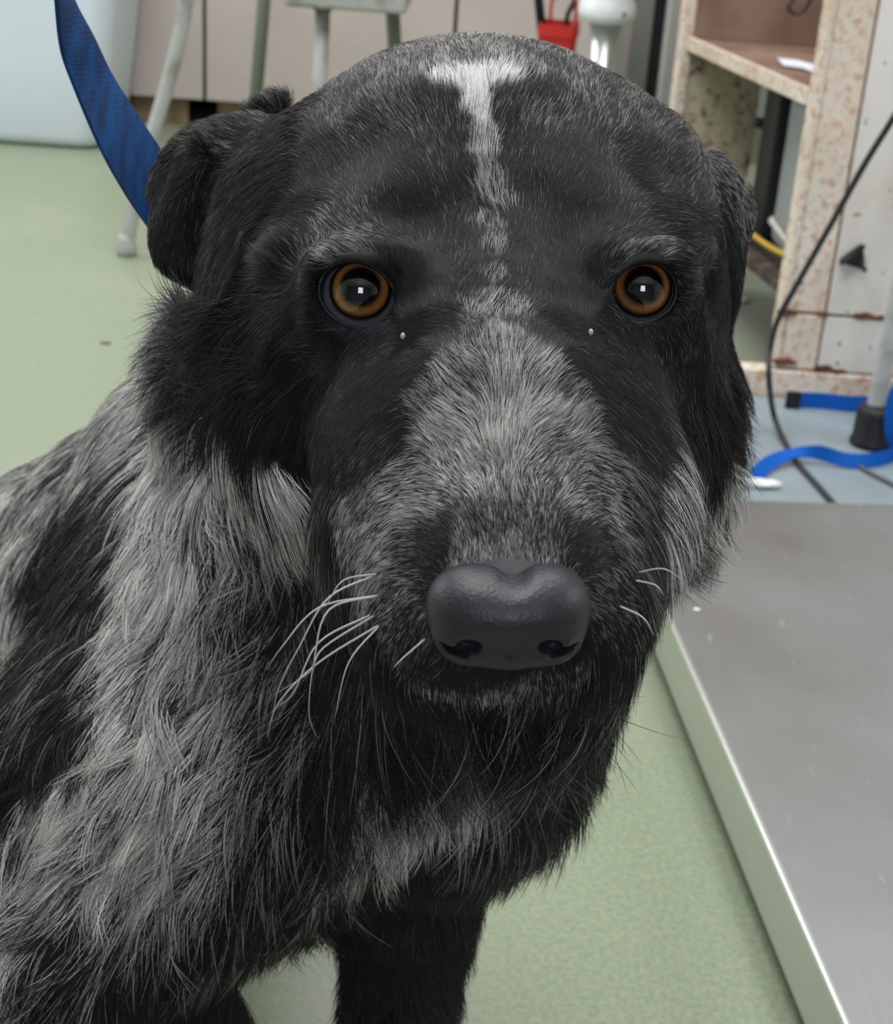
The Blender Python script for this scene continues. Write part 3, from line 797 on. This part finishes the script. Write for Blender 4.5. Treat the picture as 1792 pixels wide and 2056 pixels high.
# coat map: pixel where the point was read, hair lay (x right, y down), share of white hairs, length mm, lift
GUIDE = [
 # bridge, blaze, crown
 (1020,1120,0,-1,.58,3,.15),(940,1120,-.2,-1,.45,3,.15),(1100,1120,.2,-1,.45,3,.15),(1000,1040,0,-1,.40,4,.2),(930,1070,-.4,-.8,.32,4,.2),(1100,1070,.4,-.8,.32,4,.2),(1020,1080,0,-1,.36,3,.2),(1020,950,0,-1,.62,6,.35),(920,930,-.5,-.8,.58,6,.35),(1120,930,.5,-.8,.52,6,.35),
 (1000,840,0,-1,.66,8,.4),(900,830,-.7,-.6,.56,8,.4),(1110,830,.7,-.6,.56,8,.4),(1000,740,0,-1,.60,9,.45),(920,740,-.6,-.7,.48,8,.4),(1080,740,.6,-.7,.48,8,.4),(850,800,-.7,-.5,.3,7,.35),(1150,800,.7,-.5,.3,7,.35),
 (1000,660,0,-1,.42,8,.35),(950,650,-.2,-.9,.16,6,.3),(1050,650,.2,-.9,.14,6,.3),(890,660,-.4,-.9,.02,5,.2),(1110,660,.4,-.9,.02,5,.2),(990,600,0,-1,.45,8,.35),(985,540,0,-1,.38,7,.3),(1030,560,.1,-1,.05,5,.2),(940,560,-.1,-1,.04,5,.2),
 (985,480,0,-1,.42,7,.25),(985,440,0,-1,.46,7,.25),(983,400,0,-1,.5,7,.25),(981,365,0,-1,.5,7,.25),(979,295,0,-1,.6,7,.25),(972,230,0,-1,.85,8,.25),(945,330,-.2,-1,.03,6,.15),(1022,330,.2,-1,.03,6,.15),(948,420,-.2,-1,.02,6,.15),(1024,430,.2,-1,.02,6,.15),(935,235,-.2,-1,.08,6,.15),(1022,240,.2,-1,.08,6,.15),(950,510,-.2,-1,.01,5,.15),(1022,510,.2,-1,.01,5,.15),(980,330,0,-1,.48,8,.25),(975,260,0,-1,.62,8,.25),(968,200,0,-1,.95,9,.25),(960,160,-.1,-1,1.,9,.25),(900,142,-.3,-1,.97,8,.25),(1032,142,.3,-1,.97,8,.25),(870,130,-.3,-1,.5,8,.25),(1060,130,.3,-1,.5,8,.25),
 (940,470,-.2,-1,.01,5,.15),(1035,470,.2,-1,.01,5,.15),(930,380,-.2,-1,.03,6,.15),(1035,380,.2,-1,.03,6,.15),(920,280,-.3,-1,.05,6,.15),(1040,280,.3,-1,.05,6,.15),(910,200,-.3,-1,.12,7,.2),(1040,200,.3,-1,.12,7,.2),
 (860,180,-.3,-1,.06,7,.2),(1100,180,.3,-1,.06,7,.2),(850,110,-.3,-.9,.26,5,.15),(960,95,0,-1,.32,5,.15),(1100,110,.3,-.9,.26,5,.15),(700,180,-.5,-.8,.18,5,.15),(1250,190,.6,-.8,.18,5,.15),(1320,240,.6,-.7,.18,6,.2),(780,150,-.4,-.9,.28,6,.2),(1180,150,.4,-.9,.32,6,.2),(820,200,-.4,-.9,.20,6,.2),(1120,220,.4,-.9,.22,6,.2),(720,240,-.5,-.8,.18,6,.2),  # crown: raised white share paints the backlit sheen into the coat
 (800,300,-.4,-.9,.02,6,.15),(1150,300,.4,-.9,.02,6,.15),(800,420,-.3,-.9,.01,5,.15),(1150,420,.3,-.9,.01,5,.15),(640,300,-.7,-.7,.03,7,.2),(1320,300,.7,-.6,.05,7,.2),(560,420,-.9,-.4,.02,8,.25),(1390,420,.8,-.2,.06,7,.2),
 (650,480,-.7,-.6,.36,5,.2),(700,445,-.5,-.8,.24,5,.2),(1320,480,.7,-.6,.34,5,.2),(1250,450,.5,-.8,.05,5,.2),(600,540,-.9,-.1,.03,6,.2),(1370,560,.8,.1,.06,6,.2),
 # round the eyes and cheeks
 (860,540,-.2,-.9,.0,4,.15),(1130,540,.2,-.9,.0,4,.15),(850,640,-.5,-.4,.0,4,.15),(1160,640,.5,-.4,.0,4,.15),(720,700,-.5,.7,.02,4,.15),(1290,690,.5,.7,.03,4,.15),(600,660,-.9,.3,.01,7,.2),(1390,680,.6,.6,.07,5,.15),
 (800,730,-.5,.5,.0,5,.15),(1190,730,.5,.5,.01,5,.15),(680,820,-.5,.7,.01,7,.2),(780,850,-.6,.4,.05,6,.2),(1250,820,.5,.7,.03,6,.2),(1380,800,.5,.8,.05,6,.15),(540,760,-.7,.6,.01,14,.3),(600,900,-.5,.8,.02,12,.25),
 (500,560,-.9,.0,.01,12,.3),(480,680,-.9,.2,.01,18,.35),(1320,900,.4,.8,.03,10,.25),(700,920,-.6,.5,.06,7,.2),
 # muzzle sides, lips, chin
 (780,960,-.8,.1,.46,6,.3),(740,1060,-.8,.2,.44,5,.25),(800,1100,-.8,.1,.30,5,.2),(1230,960,.8,.1,.42,6,.3),(1260,1060,.8,.2,.36,5,.25),(830,1000,-.6,-.3,.45,6,.3),(1190,1000,.6,-.3,.42,6,.3),(730,1140,-.7,.4,.36,5,.2),
 (780,1190,-.7,.4,.30,4,.2),(790,1270,-.5,.7,.14,4,.2),(850,1320,-.5,.7,.06,4,.2),(1235,1180,.7,.4,.26,4,.2),(1230,1290,.6,.7,.14,4,.2),(1000,1350,0,1,.01,4,.15),(880,1350,-.3,1,.03,4,.2),(1150,1350,.3,1,.02,4,.2),(1010,1400,0,1,.30,5,.3),(900,1395,-.2,1,.26,5,.3),(1150,1385,.3,1,.18,5,.3),(1010,1440,0,1,.02,11,.2),(900,1430,-.2,1,.02,11,.2),(820,1420,-.3,1,.02,12,.2),(1120,1430,.3,.9,.05,12,.2),(1200,1380,.4,.9,.06,14,.2),(740,1330,-.3,.9,.02,14,.2),(660,1200,-.3,.9,.02,16,.2),(1000,1500,.2,1,.10,24,.3),(850,1080,-.5,-.2,.06,4,.2),(1180,1080,.5,-.2,.05,4,.2),(690,1080,-.6,.6,.40,6,.3),(700,1000,-.6,.6,.34,7,.3),
 # ears
 (350,330,-.6,.6,.05,7,.2),(330,470,-.2,1,.02,5,.2),(400,400,-.3,.9,.07,7,.2),(440,500,-.3,.9,.05,12,.3),(440,265,-.8,-.3,.14,8,.3),(500,330,-.5,.7,.04,10,.3),(1470,450,.3,.9,.02,6,.25),(1480,540,.2,.9,.02,6,.25),(1495,400,.4,.6,.30,5,.2),(540,190,-.6,-.6,.22,6,.3),
 # ruffs beside the face
 (430,640,-.9,.1,.0,26,.5),(400,740,-.9,.2,.0,32,.5),(380,800,-.8,.4,.0,24,.35),(470,840,-.6,.7,.0,20,.3),(540,880,-.3,.9,.0,14,.3),(610,930,-.3,.9,.02,10,.25),
 (1450,620,.5,.8,.01,8,.25),(1475,760,.6,.7,.0,20,.4),(1450,860,.4,.9,.0,24,.35),(1400,930,.3,1,.10,24,.35),(1390,1010,.4,.9,.85,22,.4),(1350,960,.3,.9,.5,18,.35),(1345,1040,.3,.9,.5,20,.35),(1400,1050,.4,.9,.8,22,.4),(1320,1060,.3,1,.14,14,.3),(1300,1120,.3,1,.12,10,.25),(1420,1060,.4,.9,.7,20,.4),(1370,1090,.4,.9,.4,18,.35),(1300,1000,.4,.8,.12,14,.3),
 # neck, shoulder, chest
 (460,910,.6,.5,.70,26,.3),(540,950,.8,.5,.70,26,.3),(600,990,.8,.4,.50,22,.3),(640,1080,.5,.8,.10,24,.25),(480,1010,.7,.5,.42,28,.3),(560,1060,.6,.6,.22,26,.3),(380,900,-.1,1,.80,24,.25),(320,800,-.4,.9,.95,22,.25),(340,860,-.3,.9,.9,22,.25),(300,950,-.2,1,.95,22,.25),(290,1100,-.2,1,.92,24,.25),(380,1060,.0,1,.66,26,.25),(400,980,.3,.9,.5,26,.25),
 (270,1250,-.4,.9,.88,24,.25),(230,1400,-.5,.8,.78,22,.25),(150,1560,-.5,.85,.85,22,.25),(60,1680,-.5,.8,.85,22,.25),(20,1800,-.6,.7,.66,22,.25),(350,1250,-.4,.9,.72,26,.3),(450,1130,-.3,.9,.36,26,.3),(540,1180,-.6,.7,.30,28,.3),(620,1180,-.4,.8,.16,28,.3),(580,1280,-.6,.7,.20,28,.3),
 (420,1350,-.5,.8,.55,26,.3),(500,1300,-.6,.7,.32,28,.3),(340,1480,-.6,.6,.66,24,.3),(450,1500,-.6,.6,.55,26,.3),(250,1620,-.8,.5,.64,22,.25),(350,1640,-.8,.4,.62,24,.25),(150,1720,-.8,.4,.62,22,.25),(300,1760,-.8,.4,.52,22,.25),(120,1850,-.6,.7,.38,22,.25),(60,1980,-.5,.8,.28,22,.25),
 (450,1650,-.7,.5,.48,26,.3),(540,1560,-.5,.8,.20,34,.3),(250,1880,-.6,.7,.36,24,.3),(400,1800,-.6,.7,.40,24,.3),(380,2030,-.2,1,.01,12,.3),(280,2010,-.2,1,.03,14,.3),
 (600,1380,-.5,.8,.18,32,.3),(700,1420,-.1,1,.07,40,.3),(800,1420,0,1,.05,38,.3),(700,1560,-.2,1,.06,36,.3),(820,1500,.1,1,.04,32,.3),(950,1450,.2,1,.07,36,.3),(1060,1450,.4,.9,.12,34,.3),(1160,1440,.5,.85,.14,32,.35),(1205,1440,.5,.8,.10,24,.35),(1030,1530,.4,.9,.08,32,.3),(1100,1560,.5,.8,.08,32,.35),
 (960,1550,.1,.9,.80,20,.3),(900,1580,-.1,.9,.85,20,.3),(850,1620,-.2,.9,.8,20,.3),(790,1660,-.2,.95,.7,20,.3),(730,1720,-.2,1,.55,20,.3),(870,1720,0,1,.05,14,.3),(950,1690,.1,1,.08,14,.3),(790,1770,-.1,1,.06,14,.3),(640,1680,-.4,.9,.08,32,.3),(560,1740,-.5,.8,.12,30,.3),(600,1830,-.3,.9,.12,26,.3),(480,1850,-.4,.9,.10,28,.3),(1020,1620,.4,.9,.10,28,.35),
 (830,1800,0,1,.01,13,.35),(900,1800,.2,1,.02,14,.45),(740,1850,-.2,1,.01,14,.45),(800,1960,0,1,.0,12,.4),(870,2000,.2,1,.0,12,.5),(730,2000,-.2,1,.0,12,.5),(940,1750,.2,1,.10,14,.3),
 # back and flank
 (260,830,-.6,.7,.7,20,.2),(200,880,-.6,.7,.55,20,.2),(120,940,-.7,.7,.45,20,.2),(40,1000,-.7,.7,.55,20,.2),(180,970,-.5,.85,.03,28,.2),(230,1000,-.5,.85,.06,26,.2),(130,1080,-.5,.85,.02,28,.2),(205,1100,-.5,.85,.05,28,.2),(80,1130,-.5,.85,.05,28,.2),(110,1200,-.5,.85,.02,28,.2),(190,1220,-.5,.85,.06,28,.2),(180,1320,-.5,.85,.05,28,.2),(30,1080,-.5,.85,.66,24,.2),(30,1180,-.5,.85,.62,24,.2),
 (30,1300,-.5,.85,.55,24,.2),(100,1330,-.5,.85,.14,26,.2),(160,1400,-.5,.85,.04,26,.2),(40,1430,-.5,.85,.18,26,.2),(50,1560,-.4,.9,.0,22,.2),(20,1500,-.4,.9,.03,24,.2),(110,1480,-.4,.9,.03,24,.2),
]
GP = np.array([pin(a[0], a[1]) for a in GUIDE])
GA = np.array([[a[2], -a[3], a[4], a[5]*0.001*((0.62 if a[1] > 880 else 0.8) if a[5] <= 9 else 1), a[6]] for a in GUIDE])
def wobble(P, scale, seed, n=10):  # smooth pseudo-noise, about -1..1
    r_ = np.random.default_rng(seed)
    k = r_.normal(size=(n, 3))/scale
    ph = r_.uniform(0, 6.28, n)
    return np.sin(P@k.T+ph).sum(1)/math.sqrt(n)*0.9
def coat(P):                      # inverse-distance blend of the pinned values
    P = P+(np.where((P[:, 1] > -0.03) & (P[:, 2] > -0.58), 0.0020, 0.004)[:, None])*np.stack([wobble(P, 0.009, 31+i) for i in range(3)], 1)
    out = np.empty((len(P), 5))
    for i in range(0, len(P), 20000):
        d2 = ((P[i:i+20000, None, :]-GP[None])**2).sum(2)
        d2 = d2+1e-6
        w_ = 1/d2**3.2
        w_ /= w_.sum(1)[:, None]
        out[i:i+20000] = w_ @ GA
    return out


DARK = np.array([0.0065, 0.007, 0.0085]); WARM = np.array([0.014, 0.012, 0.0105]); LIGHT = np.array([0.80, 0.80, 0.785])
# ---- body skin
dog = thing('dog', 'black and grey speckled shaggy dog with amber eyes and a white blaze facing forward', 'dog', (0, 0, 0))
va = coat(BP)
whv = np.clip(va[:, 2], 0, 1)
colv = DARK*0.8+(LIGHT*0.30-DARK*0.8)*whv[:, None]**1.2
M_skin = mat('dog_skin', (0.02, 0.02, 0.02), 0.75, spec=0.25)
n_, l_, b_ = nodes(M_skin)
at = n_.new('ShaderNodeAttribute'); at.attribute_name = 'coat'
l_.new(at.outputs['Color'], b_.inputs['Base Color'])
body = np_mesh('body', lw(BP), BQ, M_skin, dog)
ca = body.data.color_attributes.new('coat', 'FLOAT_COLOR', 'POINT')
if len(body.data.vertices) == len(BP):
    ca.data.foreach_set('color', np.concatenate([colv, np.ones((len(colv), 1))], 1).astype(np.float32).ravel())

# ---- fur
def visible_weight(P, N):
    v = -P/np.linalg.norm(P, axis=1)[:, None]
    f = (N*v).sum(1)
    return np.clip(0.35+f*1.2, 0.12, 1)
NOSE_C = L3(1020, 1228, 0.372)
def fur(count, region, name):
    ctr = BP[BQ].mean(1); nrm = BN[BQ].mean(1)
    hw = np.clip((-ctr[:, 2]), 0.3, 2)
    vs = visible_weight(ctr, nrm)
    L_ = coat(ctr[::1])[:, 3] if region is None else va[BQ[:, 0], 3]
    wgt = BA*vs/hw**1.5/np.clip(L_, 0.006, 0.03)**0.75
    px = 896+F*ctr[:, 0]/-ctr[:, 2]; py = 1028-F*ctr[:, 1]/-ctr[:, 2]
    off = (px < -350) | (py > 2400)
    wgt[off] *= 0.12
    wgt /= wgt.sum()
    fi = rng.choice(len(BQ), count, p=wgt)
    u, v = rng.random((2, count))[:, :, None]
    q = BQ[fi]
    A_, B_, C_, D_ = (BP[q[:, i]] for i in range(4))
    P = A_*(1-u)*(1-v)+B_*u*(1-v)+C_*u*v+D_*(1-u)*v
    a, b, c, d = (BN[q[:, i]] for i in range(4))
    N = a*(1-u)*(1-v)+b*u*(1-v)+c*u*v+d*(1-u)*v
    N /= np.linalg.norm(N, axis=1)[:, None]
    keep = np.ones(count, bool)
    for c_, op in ((EYL, (0.0120, 0.0102)), (EYR, (0.0102, 0.0094))):
        r_ = P-c_
        keep &= ~(((r_[:, 0]/op[0])**2+(r_[:, 1]/op[1])**2 < 1) & (r_[:, 2] > -0.012) & (r_[:, 2] < 0.03))
    r_ = P-NOSE_C
    keep &= ~(((r_[:, 0]/0.0205)**2+((r_[:, 1])/0.0130)**2 < 1) & (np.abs(r_[:, 2]) < 0.03))
    P, N = P[keep], N[keep]
    n = len(P)
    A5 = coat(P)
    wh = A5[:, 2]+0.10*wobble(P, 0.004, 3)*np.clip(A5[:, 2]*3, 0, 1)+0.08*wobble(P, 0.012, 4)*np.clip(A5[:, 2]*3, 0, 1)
    L = A5[:, 3]*rng.uniform(0.6, 1.15, n)
    for c_ in (EYL, EYR):
        de = np.linalg.norm(P-c_, axis=1)
        L = np.where(de < 0.021, np.minimum(L, 0.0022+np.clip(de-0.0145, 0, 1)*0.35), L)
    g = np.stack([A5[:, 0], A5[:, 1], np.zeros(n)], 1)
    ang = 0.30*wobble(P, 0.009, 5)+0.22*wobble(P, 0.003, 6)+rng.normal(0, 0.12, n)
    ang *= np.clip(L/0.02, 0.5, 1.5)
    ca_, sa_ = np.cos(ang), np.sin(ang)
    g = np.stack([g[:, 0]*ca_-g[:, 1]*sa_, g[:, 0]*sa_+g[:, 1]*ca_, g[:, 2]], 1)
    down = R.T @ np.array([0, 0, -1.0])
    g = g+down*(0.45*np.clip((L-0.012)/0.015, 0, 1)*(P[:, 1] < -0.02))[:, None]
    T = g-(g*N).sum(1)[:, None]*N
    T /= np.linalg.norm(T, axis=1)[:, None]+1e-9
    lift = A5[:, 4]*rng.uniform(0.6, 1.5, n)+0.9*np.clip((N@down)-0.35, 0, 1)*np.clip((L-0.008)/0.01, 0, 1)
    K = 6
    s_ = np.linspace(0, 1, K)
    # clumps: roots sharing a jittered cell draw together towards the tip
    longf = np.clip((L-0.006)/0.02, 0, 1)
    cell = 0.0068
    Pw = P+0.003*np.stack([wobble(P, 0.006, 11), wobble(P, 0.006, 12), wobble(P, 0.006, 13)], 1)
    key = np.floor(Pw/cell).astype(np.int64)
    key = (key[:, 0]*73856093) ^ (key[:, 1]*19349663) ^ (key[:, 2]*83492791)
    _, inv = np.unique(key, return_inverse=True)
    m = np.bincount(inv)
    cen = np.stack([np.bincount(inv, P[:, i])/m for i in range(3)], 1)[inv]
    far = np.linalg.norm(cen-P, axis=1) > cell*1.1
    cen[far] = P[far]
    cT = np.stack([np.bincount(inv, T[:, i])/m for i in range(3)], 1)[inv]
    cr = rng.random(len(m))[inv]; cr3 = rng.random(len(m))[inv]; cr2 = rng.normal(0, 1, (len(m), 3))[inv]
    cT[far] = T[far]
    T = T+(cT-T)*0.45*longf[:, None]+cr2*0.14*longf[:, None]
    T -= (T*N).sum(1)[:, None]*N*0.8
    T /= np.linalg.norm(T, axis=1)[:, None]+1e-9
    lift = lift*(0.75+0.5*cr)
    pts = np.empty((n, K, 3), np.float32)
    side = np.cross(N, T); bend = longf*(0.15*np.clip(cr2[:, 0], -1.6, 1.6)+0.14*np.clip(wobble(P, 0.012, 41), -1.5, 1.5))
    down = R.T @ np.array([0, 0, -1.0])
    for j, s in enumerate(s_):
        up = lift*(s-0.45*s*s)*1.3
        q_ = P+L[:, None]*(T*s*np.sqrt(np.clip(1-lift**2*0.4, 0.4, 1))[:, None]+N*up[:, None]+down*(0.16*s*s*longf)[:, None])
        pull = (0.78*longf*s**1.2)[:, None]
        q_ = q_+(cen-P)*pull+side*(L*bend*(s*s-0.35*math.sin(3.6*s)*0.5))[:, None]
        pts[:, j] = q_
    pw = pts.reshape(-1, 3) @ R.T.astype(np.float32) + C0.astype(np.float32)
    pw[:, 2] = np.maximum(pw[:, 2], 0.003)
    # colour per hair
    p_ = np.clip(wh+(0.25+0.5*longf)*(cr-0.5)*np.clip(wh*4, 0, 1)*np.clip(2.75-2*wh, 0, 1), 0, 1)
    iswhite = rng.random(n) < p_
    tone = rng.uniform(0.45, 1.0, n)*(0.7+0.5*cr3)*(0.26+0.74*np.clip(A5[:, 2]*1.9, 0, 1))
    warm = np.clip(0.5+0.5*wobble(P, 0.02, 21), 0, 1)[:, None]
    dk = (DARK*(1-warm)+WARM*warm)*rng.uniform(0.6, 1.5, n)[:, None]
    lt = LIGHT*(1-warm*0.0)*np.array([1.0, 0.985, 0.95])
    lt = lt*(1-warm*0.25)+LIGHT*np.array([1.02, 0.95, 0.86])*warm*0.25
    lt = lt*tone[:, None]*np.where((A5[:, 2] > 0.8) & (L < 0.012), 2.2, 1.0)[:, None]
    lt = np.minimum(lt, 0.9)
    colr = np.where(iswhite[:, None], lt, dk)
    rw = np.clip(L/0.025, 0.45, 1)*0.000115*np.clip(-P[:, 2]/0.5, 0.8, 2.0)
    rad = rw[:, None]*np.array([0.9, 1.0, 0.95, 0.8, 0.55, 0.15])[None]
    cv = bpy.data.hair_curves.new(name)
    cv.add_curves([K]*n)
    cv.points.foreach_set('position', pw.ravel())
    ra = cv.attributes.get('radius') or cv.attributes.new('radius', 'FLOAT', 'POINT')
    ra.data.foreach_set('value', rad.astype(np.float32).ravel())
    c4 = cv.attributes.new('haircol', 'FLOAT_COLOR', 'CURVE')
    c4.data.foreach_set('color', np.concatenate([colr, np.ones((n, 1))], 1).astype(np.float32).ravel())
    o = bpy.data.objects.new(name, cv)
    COL.objects.link(o)
    o.parent = dog
    return o
M_hair = mat('dog_hair', (0.05, 0.05, 0.05), 0.40, spec=0.32)
n_, l_, b_ = nodes(M_hair)
at = n_.new('ShaderNodeAttribute'); at.attribute_name = 'haircol'
l_.new(at.outputs['Color'], b_.inputs['Base Color'])
FURN = 560000
fo = fur(FURN, 1, 'fur')
fo.data.materials.append(M_hair)

# ---- eyes
def eye_material():
    m = mat('amber_eye', (0.1, 0.05, 0.02), 0.08, spec=0.5, coat=1.0)
    n, l, b = nodes(m)
    b.inputs['Coat Roughness'].default_value = 0.02
    tc = n.new('ShaderNodeTexCoord')
    sep = n.new('ShaderNodeSeparateXYZ'); l.new(tc.outputs['Object'], sep.inputs[0])
    cx_ = n.new('ShaderNodeCombineXYZ'); l.new(sep.outputs['X'], cx_.inputs['X']); l.new(sep.outputs['Y'], cx_.inputs['Y'])
    ln = n.new('ShaderNodeVectorMath'); ln.operation = 'LENGTH'; l.new(cx_.outputs[0], ln.inputs[0])
    mr = n.new('ShaderNodeMapRange'); mr.inputs['From Max'].default_value = RE
    l.new(ln.outputs['Value'], mr.inputs['Value'])
    rp = n.new('ShaderNodeValToRGB'); l.new(mr.outputs['Result'], rp.inputs['Fac'])
    e = rp.color_ramp.elements
    e[0].position = 0.0; e[0].color = (0.001, 0.001, 0.002, 1)
    e[1].position = 0.46; e[1].color = (0.002, 0.002, 0.003, 1)
    for pos, c in ((0.49, (0.07, 0.03, 0.010)), (0.545, (0.22, 0.095, 0.030)), (0.62, (0.40, 0.165, 0.052)), (0.68, (0.18, 0.07, 0.022)), (0.715, (0.012, 0.008, 0.007)), (0.76, (0.006, 0.006, 0.007)), (0.82, (0.15, 0.155, 0.185)), (0.95, (0.24, 0.23, 0.25))):
        x = e.new(pos); x.color = (*c, 1)
    tx = n.new('ShaderNodeTexNoise'); tx.inputs['Scale'].default_value = 900; l.new(tc.outputs['Object'], tx.inputs['Vector'])
    mx = n.new('ShaderNodeMix'); mx.data_type = 'RGBA'; mx.blend_type = 'MULTIPLY'; mx.inputs['Factor'].default_value = 0.5
    l.new(rp.outputs['Color'], mx.inputs[6]); l.new(tx.outputs['Color'], mx.inputs[7])
    l.new(mx.outputs[2], b.inputs['Base Color'])
    return m
M_eye = eye_material()
M_lid = mat('dark_eyelid_skin', (0.010, 0.010, 0.012), 0.5, spec=0.35)
M_rimlid = mat('wet_eye_rim', (0.10, 0.105, 0.125), 0.3, spec=0.6)
def eyeball(c, gaze_px):
    bm = nb()
    bmesh.ops.create_uvsphere(bm, u_segments=64, v_segments=48, radius=RE)
    for v in bm.verts:                             # corneal bulge along +Z
        r_ = math.hypot(v.co.x, v.co.y)
        if v.co.z > 0 and r_ < RE*0.7: v.co.z += 0.0010*(1-(r_/(RE*0.7))**2)
    o = link('eyeball', bm, M_eye, dog, smooth=True)
    look = (R @ np.array([(gaze_px[0]), (gaze_px[1]), 1.0]))
    q = Vector(look).to_track_quat('Z', 'Y')
    o.matrix_world = Matrix.Translation(Vector(lw(c))) @ q.to_matrix().to_4x4()
    return o
eyeball(EYL, (0.05, 0.10)); eyeball(EYR, (-0.02, 0.10))
def eyelid(c, rx, ry, roll, cx, cy):
    f = Field(c-0.021, c+0.021, 0.0006)
    f.ell(c, (0.0145, 0.0145, 0.0145), 0.001)
    Rr = rot_img(roll)
    # raised lid margin
    f.ell(c+np.array([cx, cy, 0.0065]), (rx+0.0013, ry+0.0013, 0.0082), 0.002, rot=Rr)
    f.ell(c+np.array([cx, cy, 0.013]), (rx, ry, 0.022), 0.0012, rot=Rr, op='sub')
    s_ = 1 if roll > 0 else -1
    f.ell(c+np.array([cx, cy, 0.010])+np.array(Rr @ Vector((s_*rx*0.85, -ry*0.1, 0))), (rx*0.45, ry*0.33, 0.012), 0.002, rot=Rr, op='sub')
    f.ell(c, (RE+0.0002,)*3, 0.0004, op='sub')
    sl, X, Y, Z = f.box(c-0.03, c+0.03)
    f.V = np.maximum(f.V, (c[2]+0.000-Z))
    P, Q_ = surface_nets(f.V, f.lo, f.h)
    return np_mesh('eyelid', lw(P), Q_, M_lid, dog)
eyelid(EYL, 0.0117, 0.0092, 24, -0.0006, -0.0011)
eyelid(EYR, 0.0099, 0.0086, -24, 0.0001, -0.0010)
for c, sx, px, py in ((EYL, 1, 803, 657), (EYR, -1, 1200, 660)):
    pt = pin(px, py)
    bm = nb(); bmesh.ops.create_icosphere(bm, subdivisions=2, radius=0.0007)
    for v in bm.verts: v.co.z *= 1.5
    o = link('tear_bead', bm, mat('dried_tear', (0.55, 0.48, 0.36), 0.5), dog, smooth=True)
    o.location = Vector(lw(pt+np.array([0, 0, 0.004])))

# ---- nose leather
f = Field(NOSE_C-0.035, NOSE_C+0.035, 0.0008)
nr = Matrix.Rotation(math.radians(20), 3, 'X')
def ne(dx, dy, dz, r, k=0.004, op='add', rot=None):
    f.ell(NOSE_C+np.array(nr @ Vector((dx, dy, dz))), r, k, rot=nr @ rot if rot is not None else nr, op=op)
ne(-0.0096, 0.0018, -0.001, (0.0108, 0.0100, 0.0125), 0.006)
ne(0.0096, 0.0018, -0.001, (0.0108, 0.0100, 0.0125), 0.006)
ne(0, 0.0022, 0.001, (0.014, 0.0086, 0.0130), 0.006)
ne(-0.0098, -0.0055, 0.0015, (0.0085, 0.0075, 0.0095), 0.005)
ne(0.0098, -0.0055, 0.0015, (0.0085, 0.0075, 0.0095), 0.005)
ne(0, -0.0070, 0.0030, (0.0080, 0.0062, 0.0090), 0.005)
ne(0.001, 0.0130, 0.006, (0.0026, 0.0026, 0.012), 0.004, 'sub')
for s_ in (-1, 1):
    ne(s_*0.0098, -0.0048, 0.0120, (0.0030, 0.0021, 0.0080), 0.0018, 'sub')
    ne(s_*0.0135, -0.0068, 0.0090, (0.0040, 0.0011, 0.0060), 0.0014, 'sub', Matrix.Rotation(math.radians(s_*18), 3, 'Z'))
ne(0, -0.0100, 0.0125, (0.0005, 0.0050, 0.0022), 0.0012, 'sub')
NPo, NQ = surface_nets(f.V, f.lo, f.h)
M_nose = mat('black_nose_leather', (0.016, 0.017, 0.021), 0.48, spec=0.5)
n_, l_, b_ = nodes(M_nose)
tc = n_.new('ShaderNodeTexCoord'); vo = n_.new('ShaderNodeTexVoronoi'); vo.inputs['Scale'].default_value = 900
l_.new(tc.outputs['Object'], vo.inputs['Vector'])
u_ = n_.new('ShaderNodeBump'); u_.inputs['Strength'].default_value = 0.25; u_.inputs['Distance'].default_value = 0.0004
l_.new(vo.outputs['Distance'], u_.inputs['Height']); l_.new(u_.outputs['Normal'], b_.inputs['Normal'])
np_mesh('nose', lw(NPo), NQ, M_nose, dog)

# ---- whiskers
M_wh = mat('pale_whisker', (0.42, 0.41, 0.39), 0.4)
WH = [[(742,1142),(690,1165),(655,1215)],[(748,1185),(640,1220),(565,1300),(535,1345)],[(745,1190),(660,1225),(630,1330),(620,1430),(635,1480)],[(730,1235),(640,1290),(590,1390),(555,1420)],[(752,1268),(640,1330),(560,1410),(535,1480)],
      [(750,1265),(700,1330),(672,1440)],[(742,1145),(660,1200),(600,1300),(560,1380),(545,1450)],[(735,1240),(650,1300),(620,1350),(550,1395)],[(840,1295),(810,1320),(790,1340)],
      [(1288,1138),(1330,1142),(1370,1165)],[(1290,1165),(1315,1175),(1332,1195)],[(1258,1220),(1290,1240),(1312,1275)]]
for wpts in WH:
    root = pin(*wpts[0]); d0 = -root[2]
    pl = [lw(root+np.array([0, 0, -0.001]))]+[lw(L3(x, y, d0-0.006*min(i+1, 2)+0.004*i)) for i, (x, y) in enumerate(wpts[1:])]
    sp2 = spline(pl, 6)
    r_ = [0.00034*(1-0.85*i/(len(sp2)-1)) for i in range(len(sp2))]
    link('whisker', tube(nb(), [tuple(p) for p in sp2], r_, 6), M_wh, dog, smooth=True)

# ------------------------------------------------------------------ lead running up from behind the ear
le_, ri_ = [], []
LE = [(105, -160), (108, -60), (113, 0), (123, 95), (146, 166), (201, 296), (251, 387), (301, 462), (345, 520)]
RI = [(128, -160), (136, -60), (147, 0), (186, 75), (226, 156), (281, 241), (318, 296), (350, 345), (395, 400)]
for i, (a, b) in enumerate(zip(LE, RI)):
    d = 0.56+0.009*i
    wpx = math.hypot(a[0]-b[0], a[1]-b[1])*d/F
    dz = math.sqrt(max(0.0262**2-wpx**2, 0))
    le_.append(lw(L3(a[0], a[1], d+0.02-dz/2))); ri_.append(lw(L3(b[0], b[1], d+0.02+dz/2)))
ribbon('dog_lead', 'broad dark blue nylon dog lead rising from behind the ear of the dog', 'lead', le_, ri_, M_blue_d, 0.0018, 8)
